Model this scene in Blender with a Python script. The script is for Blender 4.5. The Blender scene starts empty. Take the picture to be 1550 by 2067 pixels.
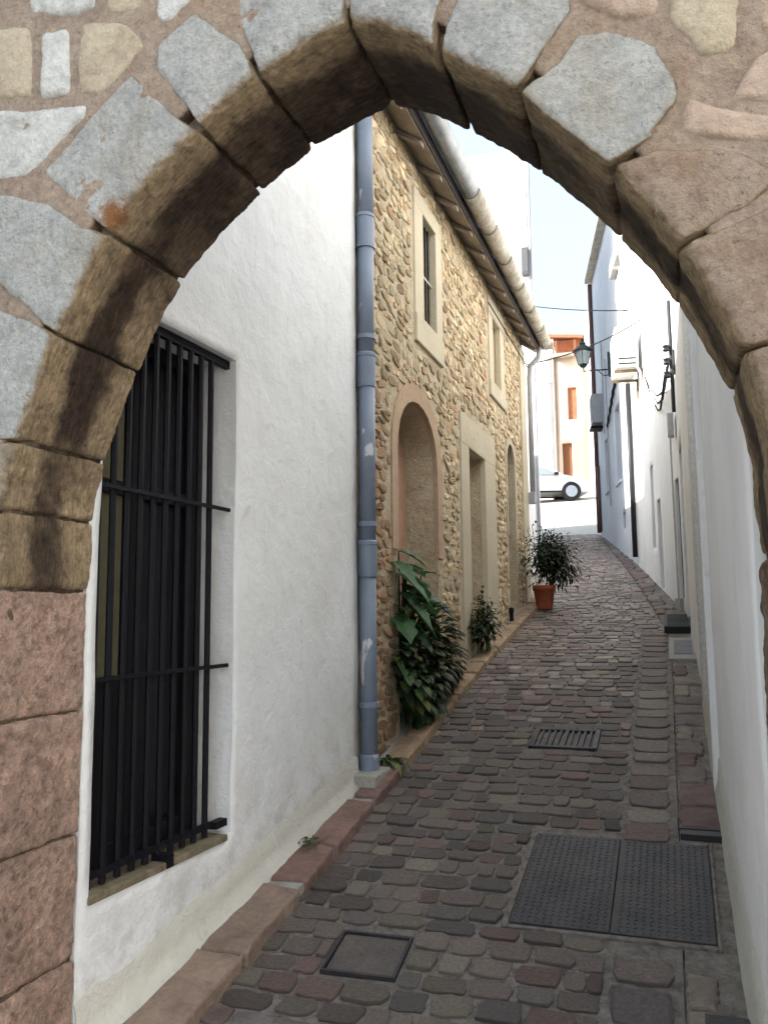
import bpy, bmesh, math, random
from mathutils import Vector, Matrix, noise
random.seed(7)
SC = bpy.context.scene
COL = SC.collection
R = math.radians

# ------------------------------------------------------------------ camera, sky, sun, exposure
# world: +Y runs up the lane, +X to its right, Z = 0 at the photographer's eye
cam_d = bpy.data.cameras.new('camera')
cam = bpy.data.objects.new('camera', cam_d); COL.objects.link(cam); SC.camera = cam
cam_d.sensor_fit = 'HORIZONTAL'; cam_d.sensor_width = 36; cam_d.lens = 1700/1550*36
cam_d.clip_start = 0.05; cam_d.clip_end = 2000
yaw, pitch, roll = math.atan2(.326, .945), math.atan((1238-1033.5)/1700), 0.010
cam.rotation_euler = (Matrix.Rotation(yaw, 3, 'Z') @ Matrix.Rotation(R(90)+pitch, 3, 'X') @ Matrix.Rotation(-roll, 3, 'Z')).to_euler()

SUN_DIR = Vector((-.88, -.47, 0)).normalized()*math.cos(R(30)) + Vector((0, 0, math.sin(R(30))))
w = bpy.data.worlds.new('World'); SC.world = w; w.use_nodes = True
nt = w.node_tree; nt.nodes.clear()
sky = nt.nodes.new('ShaderNodeTexSky'); sky.sky_type = 'NISHITA'; sky.sun_disc = False
sky.sun_elevation = R(30); sky.sun_rotation = math.atan2(SUN_DIR.x, SUN_DIR.y)
sky.air_density = 1.0; sky.dust_density = 4.0; sky.ozone_density = .6
bg = nt.nodes.new('ShaderNodeBackground'); bg.inputs[1].default_value = 0.13
wo = nt.nodes.new('ShaderNodeOutputWorld')
veil = nt.nodes.new('ShaderNodeMix'); veil.data_type = 'RGBA'      # thin even high cloud
veil.inputs[0].default_value = .6; veil.inputs[7].default_value = (2.45, 3.0, 3.35, 1)
nt.links.new(sky.outputs[0], veil.inputs[6])
nt.links.new(veil.outputs[2], bg.inputs[0]); nt.links.new(bg.outputs[0], wo.inputs[0])
sun_d = bpy.data.lights.new('sun', 'SUN'); sun_d.energy = 4.0; sun_d.angle = R(0.5); sun_d.color = (1, .95, .89)
sun = bpy.data.objects.new('sun', sun_d); COL.objects.link(sun)
sun.rotation_euler = (-SUN_DIR).to_track_quat('-Z', 'Y').to_euler()
SC.view_settings.view_transform = 'Standard'; SC.view_settings.look = 'None'
SC.view_settings.exposure = 1.86; SC.view_settings.gamma = 1
try: SC.view_settings.use_curve_mapping = False
except Exception: pass
SC.render.engine = 'CYCLES'
SC.cycles.use_denoising = True
SC.cycles.max_bounces = 10; SC.cycles.diffuse_bounces = 7; SC.cycles.glossy_bounces = 3

# ------------------------------------------------------------------ helpers
def interp(x, xs, ys):
    if x <= xs[0]: return ys[0]
    for i in range(len(xs)-1):
        if x <= xs[i+1]:
            f = (x-xs[i])/(xs[i+1]-xs[i]); return ys[i]+(ys[i+1]-ys[i])*f
    return ys[-1]
GS = [-30, 0, 2.6, 4.8, 7.6, 10.75, 16, 21, 24, 34.3, 40, 60]
GZ = [-1.95, -1.85, -1.47, -1.06, -.49, .03, .95, 1.85, 2.4, 4.5, 5.6, 7]
def G(s): return (interp(s-.35, GS, GZ)+interp(s, GS, GZ)+interp(s+.35, GS, GZ))/3
def TR(s): return interp(s, [0, 8.6, 9.4, 11.2, 13.2, 15.8, 19.5, 21.2], [-.03, -.08, -.13, -.34, -.59, -.96, -1.53, -1.78])
def TL(s): return interp(s, [0, 4.2, 10.8, 21.2], [-1.70, -1.66, -1.66, -3.45])

def tag(o, label, cat, group=None, kind=None):
    if label: o['label'] = label
    if cat: o['category'] = cat
    if group: o['group'] = group
    if kind: o['kind'] = kind
    return o
def thing(name, label, cat, loc=(0, 0, 0), group=None, rz=0):
    o = bpy.data.objects.new(name, None); COL.objects.link(o)
    o.empty_display_size = .1; o.location = loc; o.rotation_euler = (0, 0, rz)
    return tag(o, label, cat, group)
def W2L(p):  # parent matrix (all parents are unrotated unless local meshes are used)
    m = Matrix.Identity(4)
    while p:
        m = p.matrix_parent_inverse @ Matrix.LocRotScale(p.location, p.rotation_euler, p.scale) @ m; p = p.parent
    return m
def put(name, me, parent=None, mat=None, local=False, smooth=False):
    """link a mesh; world-coordinate meshes keep their place under a moved parent"""
    o = bpy.data.objects.new(name, me); COL.objects.link(o)
    if mat is not None:
        for m in (mat if isinstance(mat, (list, tuple)) else [mat]): me.materials.append(m)
    if smooth:
        me.polygons.foreach_set('use_smooth', [True]*len(me.polygons))
    if parent:
        o.parent = parent
        if not local: o.matrix_parent_inverse = W2L(parent).inverted()
    return o
def struct(o): o['kind'] = 'structure'; return o

class MB:
    """collects verts, faces, colours and becomes one mesh"""
    def __init__(s): s.v = []; s.f = []; s.c = []; s.mi = []
    def add(s, vs, fs, col=None, mi=0):
        b = len(s.v); s.v += [tuple(v) for v in vs]; s.f += [tuple(i+b for i in f) for f in fs]
        s.c += [col or (1, 1, 1)]*len(vs); s.mi += [mi]*len(fs); return s
    def box(s, x0, x1, y0, y1, z0, z1, col=None, M=None):
        vs = [Vector((x, y, z)) for x in (x0, x1) for y in (y0, y1) for z in (z0, z1)]
        if M is not None: vs = [M @ v for v in vs]
        return s.add(vs, [(0, 1, 3, 2), (4, 6, 7, 5), (0, 4, 5, 1), (2, 3, 7, 6), (0, 2, 6, 4), (1, 5, 7, 3)], col)
    def tube(s, pts, r, n=8, col=None, cap=True):
        pts = [Vector(p) for p in pts]; vs = []; fs = []
        rr = r if isinstance(r, (list, tuple)) else [r]*len(pts)
        t0 = (pts[1]-pts[0]).normalized()
        up = Vector((0, 0, 1)) if abs(t0.z) < .9 else Vector((1, 0, 0))
        a = t0.cross(up).normalized()
        for i, p in enumerate(pts):
            t = ((pts[min(i+1, len(pts)-1)]-pts[max(i-1, 0)])).normalized()
            a = (a-t*a.dot(t)).normalized(); b = t.cross(a)
            for k in range(n):
                an = 2*math.pi*k/n; vs.append(p+(a*math.cos(an)+b*math.sin(an))*rr[i])
        for i in range(len(pts)-1):
            for k in range(n):
                k2 = (k+1) % n; fs.append((i*n+k, i*n+k2, (i+1)*n+k2, (i+1)*n+k))
        if cap: fs += [tuple(range(n))[::-1], tuple(range((len(pts)-1)*n, len(pts)*n))]
        return s.add(vs, fs, col)
    def lathe(s, c, prof, n=20, col=None):
        vs = []; fs = []
        for r, z in prof:
            for k in range(n):
                a = 2*math.pi*k/n; vs.append((c[0]+r*math.cos(a), c[1]+r*math.sin(a), c[2]+z))
        for i in range(len(prof)-1):
            for k in range(n):
                k2 = (k+1) % n; fs.append((i*n+k, i*n+k2, (i+1)*n+k2, (i+1)*n+k))
        fs += [tuple(range(n))[::-1], tuple(range((len(prof)-1)*n, len(prof)*n))]
        return s.add(vs, fs, col)
    def mesh(s, name='m', attr=False):
        me = bpy.data.meshes.new(name); me.from_pydata(s.v, [], s.f)
        if any(s.mi): me.polygons.foreach_set('material_index', s.mi)
        if attr:
            ca = me.color_attributes.new('col', 'FLOAT_COLOR', 'POINT')
            ca.data.foreach_set('color', [x for c in s.c for x in (c[0], c[1], c[2], 1)])
        me.update(); return me
    def build(s, name, mat, parent=None, smooth=False, attr=False, bevel=0, fix=True, local=False):
        me = s.mesh(name, attr)
        if bevel or fix:
            bm = bmesh.new(); bm.from_mesh(me)
            if fix: bmesh.ops.recalc_face_normals(bm, faces=bm.faces)
            if bevel:
                ed = [e for e in bm.edges if len(e.link_faces) == 2 and e.calc_face_angle(0) > .6]
                bmesh.ops.bevel(bm, geom=ed, offset=bevel, segments=2, affect='EDGES', profile=.5, clamp_overlap=True)
            bm.to_mesh(me); bm.free()
        return put(name, me, parent, mat, local, smooth)

# ------------------------------------------------------------------ materials
def ramp(nt, cols, pos=None):
    n = nt.nodes.new('ShaderNodeValToRGB'); e = n.color_ramp.elements
    k = len(cols)
    for i, c in enumerate(cols):
        p = pos[i] if pos else (.28+.44*i/max(1, k-1))
        if i < 2: el = e[i]; el.position = p
        else: el = e.new(p)
        el.color = (c[0], c[1], c[2], 1)
    return n
def noise_n(nt, co, scale, detail=8, rough=.6, dist=0, stretch=None):
    if stretch:
        mp = nt.nodes.new('ShaderNodeMapping'); mp.inputs['Scale'].default_value = stretch
        nt.links.new(co, mp.inputs[0]); co = mp.outputs[0]
    n = nt.nodes.new('ShaderNodeTexNoise'); n.inputs['Scale'].default_value = scale
    n.inputs['Detail'].default_value = detail; n.inputs['Roughness'].default_value = rough
    n.inputs['Distortion'].default_value = dist
    nt.links.new(co, n.inputs['Vector']); return n
def mixc(nt, fac, a, b, mode='MIX'):
    m = nt.nodes.new('ShaderNodeMix'); m.data_type = 'RGBA'; m.blend_type = mode
    for sock, v in ((m.inputs[0], fac), (m.inputs[6], a), (m.inputs[7], b)):
        if hasattr(v, 'is_linked'): nt.links.new(v, sock)
        elif isinstance(v, (int, float)): sock.default_value = v
        else: sock.default_value = (v[0], v[1], v[2], 1)
    return m.outputs[2]
def math_n(nt, op, a, b=0.0, c=None, clamp=False):
    m = nt.nodes.new('ShaderNodeMath'); m.operation = op; m.use_clamp = clamp
    for i, v in enumerate((a, b) if c is None else (a, b, c)):
        if hasattr(v, 'is_linked'): nt.links.new(v, m.inputs[i])
        else: m.inputs[i].default_value = v
    return m.outputs[0]
def mrange(nt, v, a, b, c=0., d=1.):
    m = nt.nodes.new('ShaderNodeMapRange'); m.interpolation_type = 'SMOOTHSTEP'
    nt.links.new(v, m.inputs[0])
    for i, x in enumerate((a, b, c, d)): m.inputs[i+1].default_value = x
    return m.outputs[0]
def new_mat(name):
    m = bpy.data.materials.new(name); m.use_nodes = True
    nt = m.node_tree; bs = nt.nodes['Principled BSDF']; tc = nt.nodes.new('ShaderNodeTexCoord')
    return m, nt, bs, tc.outputs['Object']
def bump(nt, bs, h, strength, dist=.02):
    b = nt.nodes.new('ShaderNodeBump'); b.inputs['Strength'].default_value = strength; b.inputs['Distance'].default_value = dist
    nt.links.new(h, b.inputs['Height']); nt.links.new(b.outputs[0], bs.inputs['Normal'])
MATS = {}
def M(name, cols, ns=6, rough=.85, bp=.3, bs_=45, metal=0, src=None, spread=.25, stretch=None, bdist=.015, spec=.3):
    if name in MATS: return MATS[name]
    m, nt, b, co = new_mat(name)
    n1 = noise_n(nt, co, ns, 9, .65, .3, stretch); n2 = noise_n(nt, co, bs_, 6, .7)
    if src:
        if src == 'obj':
            oi = nt.nodes.new('ShaderNodeObjectInfo'); base = oi.outputs['Color']
        else:
            at = nt.nodes.new('ShaderNodeAttribute'); at.attribute_name = 'col'; base = at.outputs['Color']
        r = ramp(nt, [(1-spread,)*3, (1+spread,)*3]); nt.links.new(n1.outputs[0], r.inputs[0])
        c = mixc(nt, 1.0, base, r.outputs[0], 'MULTIPLY')
    else:
        if isinstance(cols, tuple): cols = [tuple(x*(1-spread*.5) for x in cols), tuple(x*(1+spread*.3) for x in cols)]
        r = ramp(nt, cols); nt.links.new(n1.outputs[0], r.inputs[0]); c = r.outputs[0]
    g = ramp(nt, [(.78,)*3, (1.12,)*3], [.3, .7]); nt.links.new(n2.outputs[0], g.inputs[0])
    c = mixc(nt, 1.0 if spread > .05 else .35, c, g.outputs[0], 'MULTIPLY')
    nt.links.new(c, b.inputs['Base Color'])
    b.inputs['Roughness'].default_value = rough; b.inputs['Metallic'].default_value = metal
    b.inputs['Specular IOR Level'].default_value = spec
    if bp: bump(nt, b, math_n(nt, 'ADD', n2.outputs[0], math_n(nt, 'MULTIPLY', n1.outputs[0], 1.5)), bp, bdist)
    MATS[name] = m; return m

def plaster(name, col, lump=.35, dirt=(.42, .40, .34), strong=.5, grime=None):
    """whitewash: many coats, lumpy, with grey splash dirt and faint run marks"""
    m, nt, b, co = new_mat(name)
    big = noise_n(nt, co, 1.3, 5, .55, .4); mid = noise_n(nt, co, 9, 7, .6, .2); fine = noise_n(nt, co, 55, 6, .7)
    runs = noise_n(nt, co, 3, 6, .6, 0, (6, 6, .5))
    r = ramp(nt, [tuple(x*.90 for x in col), col], [.35, .6]); nt.links.new(big.outputs[0], r.inputs[0])
    c = mixc(nt, mrange(nt, runs.outputs[0], .56, .72, 0, .22), r.outputs[0], tuple(x*.72 for x in col))
    d = mrange(nt, mid.outputs[0], .60, .76, 0, strong*.5)
    c = mixc(nt, d, c, dirt)
    if grime:          # splash dirt that thins out upwards from the sloping lane
        sx = nt.nodes.new('ShaderNodeSeparateXYZ'); nt.links.new(co, sx.inputs[0])
        hgt = math_n(nt, 'ADD', math_n(nt, 'ADD', sx.outputs[2], grime[0]), math_n(nt, 'MULTIPLY', sx.outputs[1], grime[1]))
        gq = math_n(nt, 'MULTIPLY', mrange(nt, hgt, .05, .75, .8, 0), mrange(nt, noise_n(nt, co, 6, 9, .72).outputs[0], .40, .66))
        c = mixc(nt, gq, c, (.47, .45, .41))
    vo = nt.nodes.new('ShaderNodeTexVoronoi'); vo.feature = 'DISTANCE_TO_EDGE'; vo.inputs['Scale'].default_value = 1.1
    wob = nt.nodes.new('ShaderNodeVectorMath'); wob.operation = 'MULTIPLY_ADD'; wn_ = noise_n(nt, co, 4, 6, .7)
    nt.links.new(wn_.outputs['Color'], wob.inputs[0]); wob.inputs[1].default_value = (.5, .5, .5); nt.links.new(co, wob.inputs[2]); nt.links.new(wob.outputs[0], vo.inputs['Vector'])
    crack = math_n(nt, 'MULTIPLY', mrange(nt, vo.outputs['Distance'], .0, .006, 1, 0), mrange(nt, big.outputs[0], .50, .60))
    c = mixc(nt, math_n(nt, 'MULTIPLY', crack, .35), c, tuple(x*.55 for x in col))
    stain = noise_n(nt, co, .8, 8, .68, .8); c = mixc(nt, mrange(nt, stain.outputs[0], .50, .68, 0, .38), c, tuple(x*k for x, k in zip(col, (.80, .78, .72))))
    nt.links.new(c, b.inputs['Base Color']); b.inputs['Roughness'].default_value = .9
    b.inputs['Specular IOR Level'].default_value = .2
    h = math_n(nt, 'ADD', math_n(nt, 'MULTIPLY', mid.outputs[0], 2.0), math_n(nt, 'MULTIPLY', fine.outputs[0], .5))
    bump(nt, b, h, lump, .02)
    return m

WHITE = plaster('whitewash', (.775, .785, .79), .45, grime=(1.95, -.186), strong=.8)
WHITE2 = plaster('whitewash_smooth', (.765, .775, .78), .22)
SHADEWHITE = plaster('shade_tinted_whitewash', (.62, .66, .73), .2)  # the same white paint, with blue shade put into its colour
CREAM = plaster('cream_plaster', (.55, .49, .37), .4, (.30, .26, .18))
PINKPL = plaster('pink_plaster', (.46, .28, .20), .5, (.24, .15, .10), strong=.9)
BEIGE = plaster('beige_door_paint', (.46, .38, .25), .2, (.30, .24, .15))
FACE = M('pale_limestone', [(.30, .29, .27), (.58, .58, .56), (.72, .71, .68)], 7, .9, .9, 38, spread=.3, bdist=.02)
TANSTONE = M('tan_limestone', [(.36, .29, .21), (.50, .42, .31), (.58, .50, .38)], 6, .9, .9, 38, spread=.3, bdist=.02)
PINKSTONE = M('pink_sandstone', [(.24, .16, .125), (.40, .27, .21), (.50, .37, .30)], 5, .9, 1.0, 42, spread=.3, bdist=.02)
BROWNFACE = M('brown_rough_stone', [(.33, .235, .18), (.52, .39, .305), (.60, .49, .395)], 5, .9, 1.0, 30, spread=.3, bdist=.025)
MORTAR = M('pinkish_lime_mortar', [(.27, .19, .145), (.44, .33, .26), (.52, .42, .33)], 8, .95, .9, 45, spread=.3, bdist=.02)
def soffit_mat(name, tan, lo, hi, dark, face, lowfade=(-.5, .35), patchy=(.36, .52), weight=.93, grain=(2.6, 15, 2.6), gmin=.42):
    """one arch stone: its own colour on the face; tan, tooled along the curve and weather-stained along the middle underneath"""
    m, nt, b, co = new_mat(name)
    sx = nt.nodes.new('ShaderNodeSeparateXYZ'); nt.links.new(co, sx.inputs[0])
    tcn = nt.nodes.new('ShaderNodeTexCoord'); sn = nt.nodes.new('ShaderNodeSeparateXYZ'); nt.links.new(tcn.outputs['Normal'], sn.inputs[0])
    n1 = noise_n(nt, co, 5, 9, .65, .4); n2 = noise_n(nt, co, 45, 6, .7)
    gr = noise_n(nt, co, 7, 7, .72, .25, grain)
    r = ramp(nt, [tuple(x*.6 for x in tan), tan, tuple(min(1, x*1.3) for x in tan)]); nt.links.new(n1.outputs[0], r.inputs[0])
    g = ramp(nt, [(gmin,)*3, (1.2,)*3], [.32, .66]); nt.links.new(gr.outputs[0], g.inputs[0])
    c = mixc(nt, .8, r.outputs[0], g.outputs[0], 'MULTIPLY')
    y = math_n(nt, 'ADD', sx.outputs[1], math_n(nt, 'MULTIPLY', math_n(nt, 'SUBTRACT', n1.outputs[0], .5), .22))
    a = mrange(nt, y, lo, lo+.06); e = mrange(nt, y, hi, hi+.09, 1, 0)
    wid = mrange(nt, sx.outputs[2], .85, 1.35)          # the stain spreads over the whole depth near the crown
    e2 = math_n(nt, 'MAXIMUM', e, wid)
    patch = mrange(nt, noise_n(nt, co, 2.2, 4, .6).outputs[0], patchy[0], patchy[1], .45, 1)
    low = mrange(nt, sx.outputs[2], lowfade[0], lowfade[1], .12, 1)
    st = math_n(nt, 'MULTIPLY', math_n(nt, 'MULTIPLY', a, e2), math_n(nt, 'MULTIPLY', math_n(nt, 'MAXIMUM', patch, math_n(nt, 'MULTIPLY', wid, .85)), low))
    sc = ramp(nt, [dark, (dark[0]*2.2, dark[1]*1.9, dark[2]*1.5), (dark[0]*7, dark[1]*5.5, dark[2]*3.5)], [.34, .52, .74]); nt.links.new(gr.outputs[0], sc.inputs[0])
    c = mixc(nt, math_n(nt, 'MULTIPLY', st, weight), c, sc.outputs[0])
    pk = noise_n(nt, co, 26, 9, .78); pr = ramp(nt, [(.38,)*3, (1.0,)*3, (1.22,)*3], [.36, .50, .68]); nt.links.new(pk.outputs[0], pr.inputs[0])
    c = mixc(nt, .8, c, pr.outputs[0], 'MULTIPLY')
    fr = ramp(nt, face); nt.links.new(noise_n(nt, co, 7, 9, .7, .3).outputs[0], fr.inputs[0])
    spk = noise_n(nt, co, 70, 5, .75)
    fc = mixc(nt, mrange(nt, spk.outputs[0], .56, .68, 0, .7), fr.outputs[0], tuple(x*.36 for x in face[1]))
    vein = noise_n(nt, co, 9, 9, .75, 1.2, (1.6, 1, .5)); fc = mixc(nt, mrange(nt, vein.outputs[0], .58, .70, 0, .6), fc, (face[1][0]*.5, face[1][1]*.46, face[1][2]*.42))
    blot = noise_n(nt, co, 3.2, 6, .65); fc = mixc(nt, mrange(nt, blot.outputs[0], .50, .68, 0, .45), fc, (face[1][0]*.86, face[1][1]*.74, face[1][2]*.58))
    dist = nt.nodes.new('ShaderNodeVectorMath'); dist.operation = 'DISTANCE'; nt.links.new(co, dist.inputs[0]); dist.inputs[1].default_value = (-1.545, 2.01, 1.20)
    lich = mrange(nt, math_n(nt, 'ADD', dist.outputs['Value'], math_n(nt, 'MULTIPLY', n2.outputs[0], .08)), .055, .105, .9, 0)
    fn = math_n(nt, 'ADD', math_n(nt, 'MULTIPLY', sn.outputs[1], -1.0), math_n(nt, 'MULTIPLY', math_n(nt, 'SUBTRACT', n1.outputs[0], .5), .7))
    ff = mrange(nt, fn, .52, .93); c = mixc(nt, ff, c, fc)
    f = ramp(nt, [(.75,)*3, (1.15,)*3], [.3, .7]); nt.links.new(n2.outputs[0], f.inputs[0])
    c = mixc(nt, 1.0, c, f.outputs[0], 'MULTIPLY'); c = mixc(nt, lich, c, (.34, .13, .03))
    nt.links.new(c, b.inputs['Base Color']); b.inputs['Roughness'].default_value = .88; b.inputs['Specular IOR Level'].default_value = .25
    pit = noise_n(nt, co, 19, 8, .72)
    gm = math_n(nt, 'MULTIPLY', gr.outputs[0], math_n(nt, 'SUBTRACT', 1.7, math_n(nt, 'MULTIPLY', ff, 1.7)))
    h = math_n(nt, 'ADD', gm, math_n(nt, 'ADD', math_n(nt, 'MULTIPLY', pit.outputs[0], 1.6), n2.outputs[0]))
    bump(nt, b, h, 1.0, .03)
    return m
PALE = [(.40, .41, .40), (.63, .635, .62), (.76, .75, .72)]; BRN = [(.33, .235, .18), (.52, .39, .305), (.60, .49, .395)]; TANC = [(.36, .29, .22), (.50, .42, .32), (.58, .50, .39)]
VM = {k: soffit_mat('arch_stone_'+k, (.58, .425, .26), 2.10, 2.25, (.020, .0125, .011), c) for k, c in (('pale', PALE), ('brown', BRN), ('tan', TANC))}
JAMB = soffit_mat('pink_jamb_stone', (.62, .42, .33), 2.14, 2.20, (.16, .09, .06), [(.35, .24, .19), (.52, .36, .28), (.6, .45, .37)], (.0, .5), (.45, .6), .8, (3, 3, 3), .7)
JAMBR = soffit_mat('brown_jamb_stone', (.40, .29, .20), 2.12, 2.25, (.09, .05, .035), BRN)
COBBLE = M('cobble', None, 11, .5, .9, 55, src='obj', spread=.4, spec=.45, bdist=.02)
COBBLE_A = M('cobble_far', None, 11, .5, .9, 55, src='attr', spread=.4, spec=.45, bdist=.02)
RUB = M('rubble', None, 8, .9, .8, 50, src='obj', spread=.3)
RUB_A = M('rubble_far', None, 8, .9, .8, 50, src='attr', spread=.3)
BED = M('cement_joint', [(.14, .12, .105), (.28, .245, .215), (.40, .355, .31)], 16, .9, 1.0, 75, spread=.4, bdist=.025)
LIME = M('yellow_lime_mortar', [(.44, .355, .23), (.58, .49, .345), (.66, .575, .425)], 7, .95, .9, 40, spread=.3, bdist=.03)
CEMENT = M('cement', [(.28, .265, .235), (.40, .385, .345)], 6, .9, .5, 60, spread=.3)
CONC = M('plaza_paving', [(.40, .38, .34), (.52, .50, .45)], 2, .9, .3, 40)
REDSLAB = M('red_slab', None, 7, .7, .7, 40, src='obj', spread=.35, spec=.4)
IRON = M('black_iron', (.007, .007, .011), 12, .6, .2, 80, spec=.15)
DARKWOOD = M('dark_wood', (.035, .027, .022), 10, .6, .3, 60, stretch=(6, 6, .6))
OLIVE = M('olive_blind', (.11, .10, .055), 8, .7, .1, 30)
SILLM = M('worn_sill_wood', [(.10, .08, .05), (.27, .225, .15)], 12, .8, .4, 50)
GLASS_D = M('dark_window_glass', (.01, .011, .014), 5, .25, 0, 50, spec=.12)
ZINC = M('grey_zinc', [(.20, .21, .22), (.34, .36, .38)], 8, .45, .15, 60, metal=.4)
CLAY = M('pale_clay', [(.25, .225, .18), (.44, .405, .33), (.56, .52, .44)], 9, .85, .5, 40, spread=.3)
SOFB = M('eave_board', [(.22, .19, .16), (.38, .33, .28)], 6, .9, .5, 40, spread=.3)
MANH = M('cast_iron', [(.014, .015, .02), (.04, .04, .047), (.075, .055, .042)], 6, .42, .4, 60, metal=.3)
TERRA = M('terracotta', [(.28, .075, .035), (.40, .12, .055)], 8, .8, .3, 50)
SOIL = M('soil', (.05, .035, .025), 20, .95, .8, 60)
LEAFM = M('leaf', None, 14, .5, .2, 40, src='attr', spread=.4, spec=.35)
_nt = LEAFM.node_tree; _b = _nt.nodes['Principled BSDF']; _tr = _nt.nodes.new('ShaderNodeBsdfTranslucent'); _mx = _nt.nodes.new('ShaderNodeMixShader'); _mx.inputs[0].default_value = .3
_nt.links.new(_b.inputs['Base Color'].links[0].from_socket, _tr.inputs[0]); _nt.links.new(_b.outputs[0], _mx.inputs[1]); _nt.links.new(_tr.outputs[0], _mx.inputs[2])
_nt.links.new(_mx.outputs[0], next(n for n in _nt.nodes if n.type == 'OUTPUT_MATERIAL').inputs[0])
STEMM = M('stem', (.06, .06, .03), 10, .8, .2, 40)
GREYPL = M('grey_plastic', [(.33, .34, .35), (.42, .43, .44)], 5, .5, .05, 40)
DKGREY = M('dark_grey_box', (.10, .105, .115), 5, .6, .05, 40)
WHITEPL = M('white_enamel', (.78, .78, .76), 4, .4, .03, 40, spread=.06)
BLACKPL = M('black_plastic', (.016, .016, .02), 6, .5, .05, 40)
GREENIR = M('green_iron', (.02, .04, .038), 8, .4, .1, 60)
COPPER = M('brown_pipe', (.13, .06, .05), 8, .5, .1, 50)
ORANGE = plaster('orange_plaster', (.58, .38, .25), .2, (.5, .27, .13))
YELLOW = plaster('yellow_plaster', (.66, .52, .41), .2, (.5, .38, .2))
AWN = M('orange_tile_and_brick', [(.30, .11, .06), (.44, .19, .10)], 4, .8, .3, 30)
BROWND = M('brown_door', (.20, .085, .04), 8, .6, .2, 40)
BLUEDOOR = M('grey_blue_shutter', (.11, .14, .19), 6, .6, .1, 40)
CARW = M('white_car_paint', (.80, .80, .80), 3, .25, 0, 30, spread=.04, spec=.6)
CARG = M('car_glass', (.30, .34, .36), 4, .1, 0, 30, spread=.04, spec=.8)  # pale base colour paints the reflected sky into the windows
RUBBER = M('tyre_rubber', (.02, .02, .02), 10, .8, .2, 60)
ALLOY = M('alloy', (.6, .6, .62), 5, .3, 0, 30, metal=.8)
def pipe_mat():
    m, nt, b, co = new_mat('grey_blue_pipe_paint')
    n1 = noise_n(nt, co, 3, 6, .6); pk = noise_n(nt, co, 7, 8, .62, .6, (1, 1, .35)); f = noise_n(nt, co, 60, 5, .6)
    r = ramp(nt, [(.135, .17, .235), (.21, .25, .32)]); nt.links.new(n1.outputs[0], r.inputs[0])
    c = mixc(nt, mrange(nt, pk.outputs[0], .605, .625), r.outputs[0], (.52, .53, .55))
    c = mixc(nt, mrange(nt, f.outputs[0], .62, .75, 0, .5), c, (.09, .11, .15))
    nt.links.new(c, b.inputs['Base Color']); b.inputs['Roughness'].default_value = .5
    bump(nt, b, math_n(nt, 'ADD', pk.outputs[0], f.outputs[0]), .15, .004)
    return m
PIPE = pipe_mat()
def glass_mat():
    m, nt, b, co = new_mat('lantern_glass')
    b.inputs['Base Color'].default_value = (.75, .8, .78, 1); b.inputs['Roughness'].default_value = .25
    b.inputs['Transmission Weight'].default_value = .6
    return m
LGLASS = glass_mat()

# ------------------------------------------------------------------ ground, lane, plaza
def strip(name, s0, s1, ds, f0, f1, zoff, n, mat, parent=None, amp=0, crown=0):
    mb = MB(); ss = []; s = s0
    while s < s1: ss.append(s); s += ds
    ss.append(s1)
    vs = []
    for s in ss:
        for k in range(n+1):
            u = k/n; x = f0(s)+(f1(s)-f0(s))*u
            z = G(s)+zoff+crown*math.sin(u*math.pi)
            if amp: z += amp*noise.noise(Vector((x*3, s*3, 1.7)))
            vs.append((x, s, z))
    fs = [(i*(n+1)+k, i*(n+1)+k+1, (i+1)*(n+1)+k+1, (i+1)*(n+1)+k) for i in range(len(ss)-1) for k in range(n)]
    mb.add(vs, fs); return mb.build(name, mat, parent, smooth=True, fix=False)
mb = MB(); ys = [-60, -30, -10, 0, 2.6, 4.8, 7.6, 10.75, 16, 21, 24, 34.3, 40, 60, 200, 900]; xs = [-900, -60, -12, 12, 60, 900]
mb.add([(x, y, (G(y) if y <= 60 else 7)-.06) for y in ys for x in xs],
       [(i*6+k, i*6+k+1, i*6+7+k, i*6+6+k) for i in range(len(ys)-1) for k in range(5)])
struct(mb.build('ground', CONC, fix=False))
road = struct(strip('lane', -.5, 21.2, .2, lambda s: TL(s)-.02, lambda s: TR(s)+.005, -.004, 10, BED, None, .012))
struct(strip('plaza', 21.2, 60, 1.0, lambda s: -40, lambda s: 30, -.02, 6, CONC))
struct(strip('square_paving', -30, -.5, 1.5, lambda s: -14, lambda s: 14, -.03, 4, CEMENT))

def cobble_tpl(i):
    rnd = random.Random(100+i); n = 12; vs = []; fs = []
    rad = []
    for k in range(n):
        a = 2*math.pi*(k+.5)/n; p = 7
        q = (abs(math.cos(a))**p+abs(math.sin(a))**p)**(-1/p)
        rad.append((a+rnd.uniform(-.08, .08), q*rnd.uniform(.86, 1.05)))
    for sc_, z in ((1.0, -2.2), (1.0, .35), (.965, .88), (.86, 1.0)):
        for a, q in rad: vs.append((.5*q*sc_*math.cos(a), .5*q*sc_*math.sin(a), z+rnd.uniform(-.22, .16)))
    vs.append((0, 0, 1.0))
    for r_ in range(3):
        for k in range(n):
            k2 = (k+1) % n; fs.append((r_*n+k, r_*n+k2, (r_+1)*n+k2, (r_+1)*n+k))
    for k in range(n): fs.append((3*n+k, 3*n+(k+1) % n, 4*n))
    return vs, fs
CT = [cobble_tpl(i) for i in range(12)]
def tpl_meshes(T, name, mat):
    out = []
    for vs, fs in T:
        me = bpy.data.meshes.new(name); me.from_pydata(vs, [], fs); me.materials.append(mat)
        me.polygons.foreach_set('use_smooth', [True]*len(fs)); out.append(me)
    return out
CM = tpl_meshes(CT, 'cobblestone', COBBLE)
COVERS = [(-.755, .12, 3.575, 4.485), (-.975, -.525, 5.645, 6.015), (-1.38, -1.06, 3.14, 3.44)]
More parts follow.
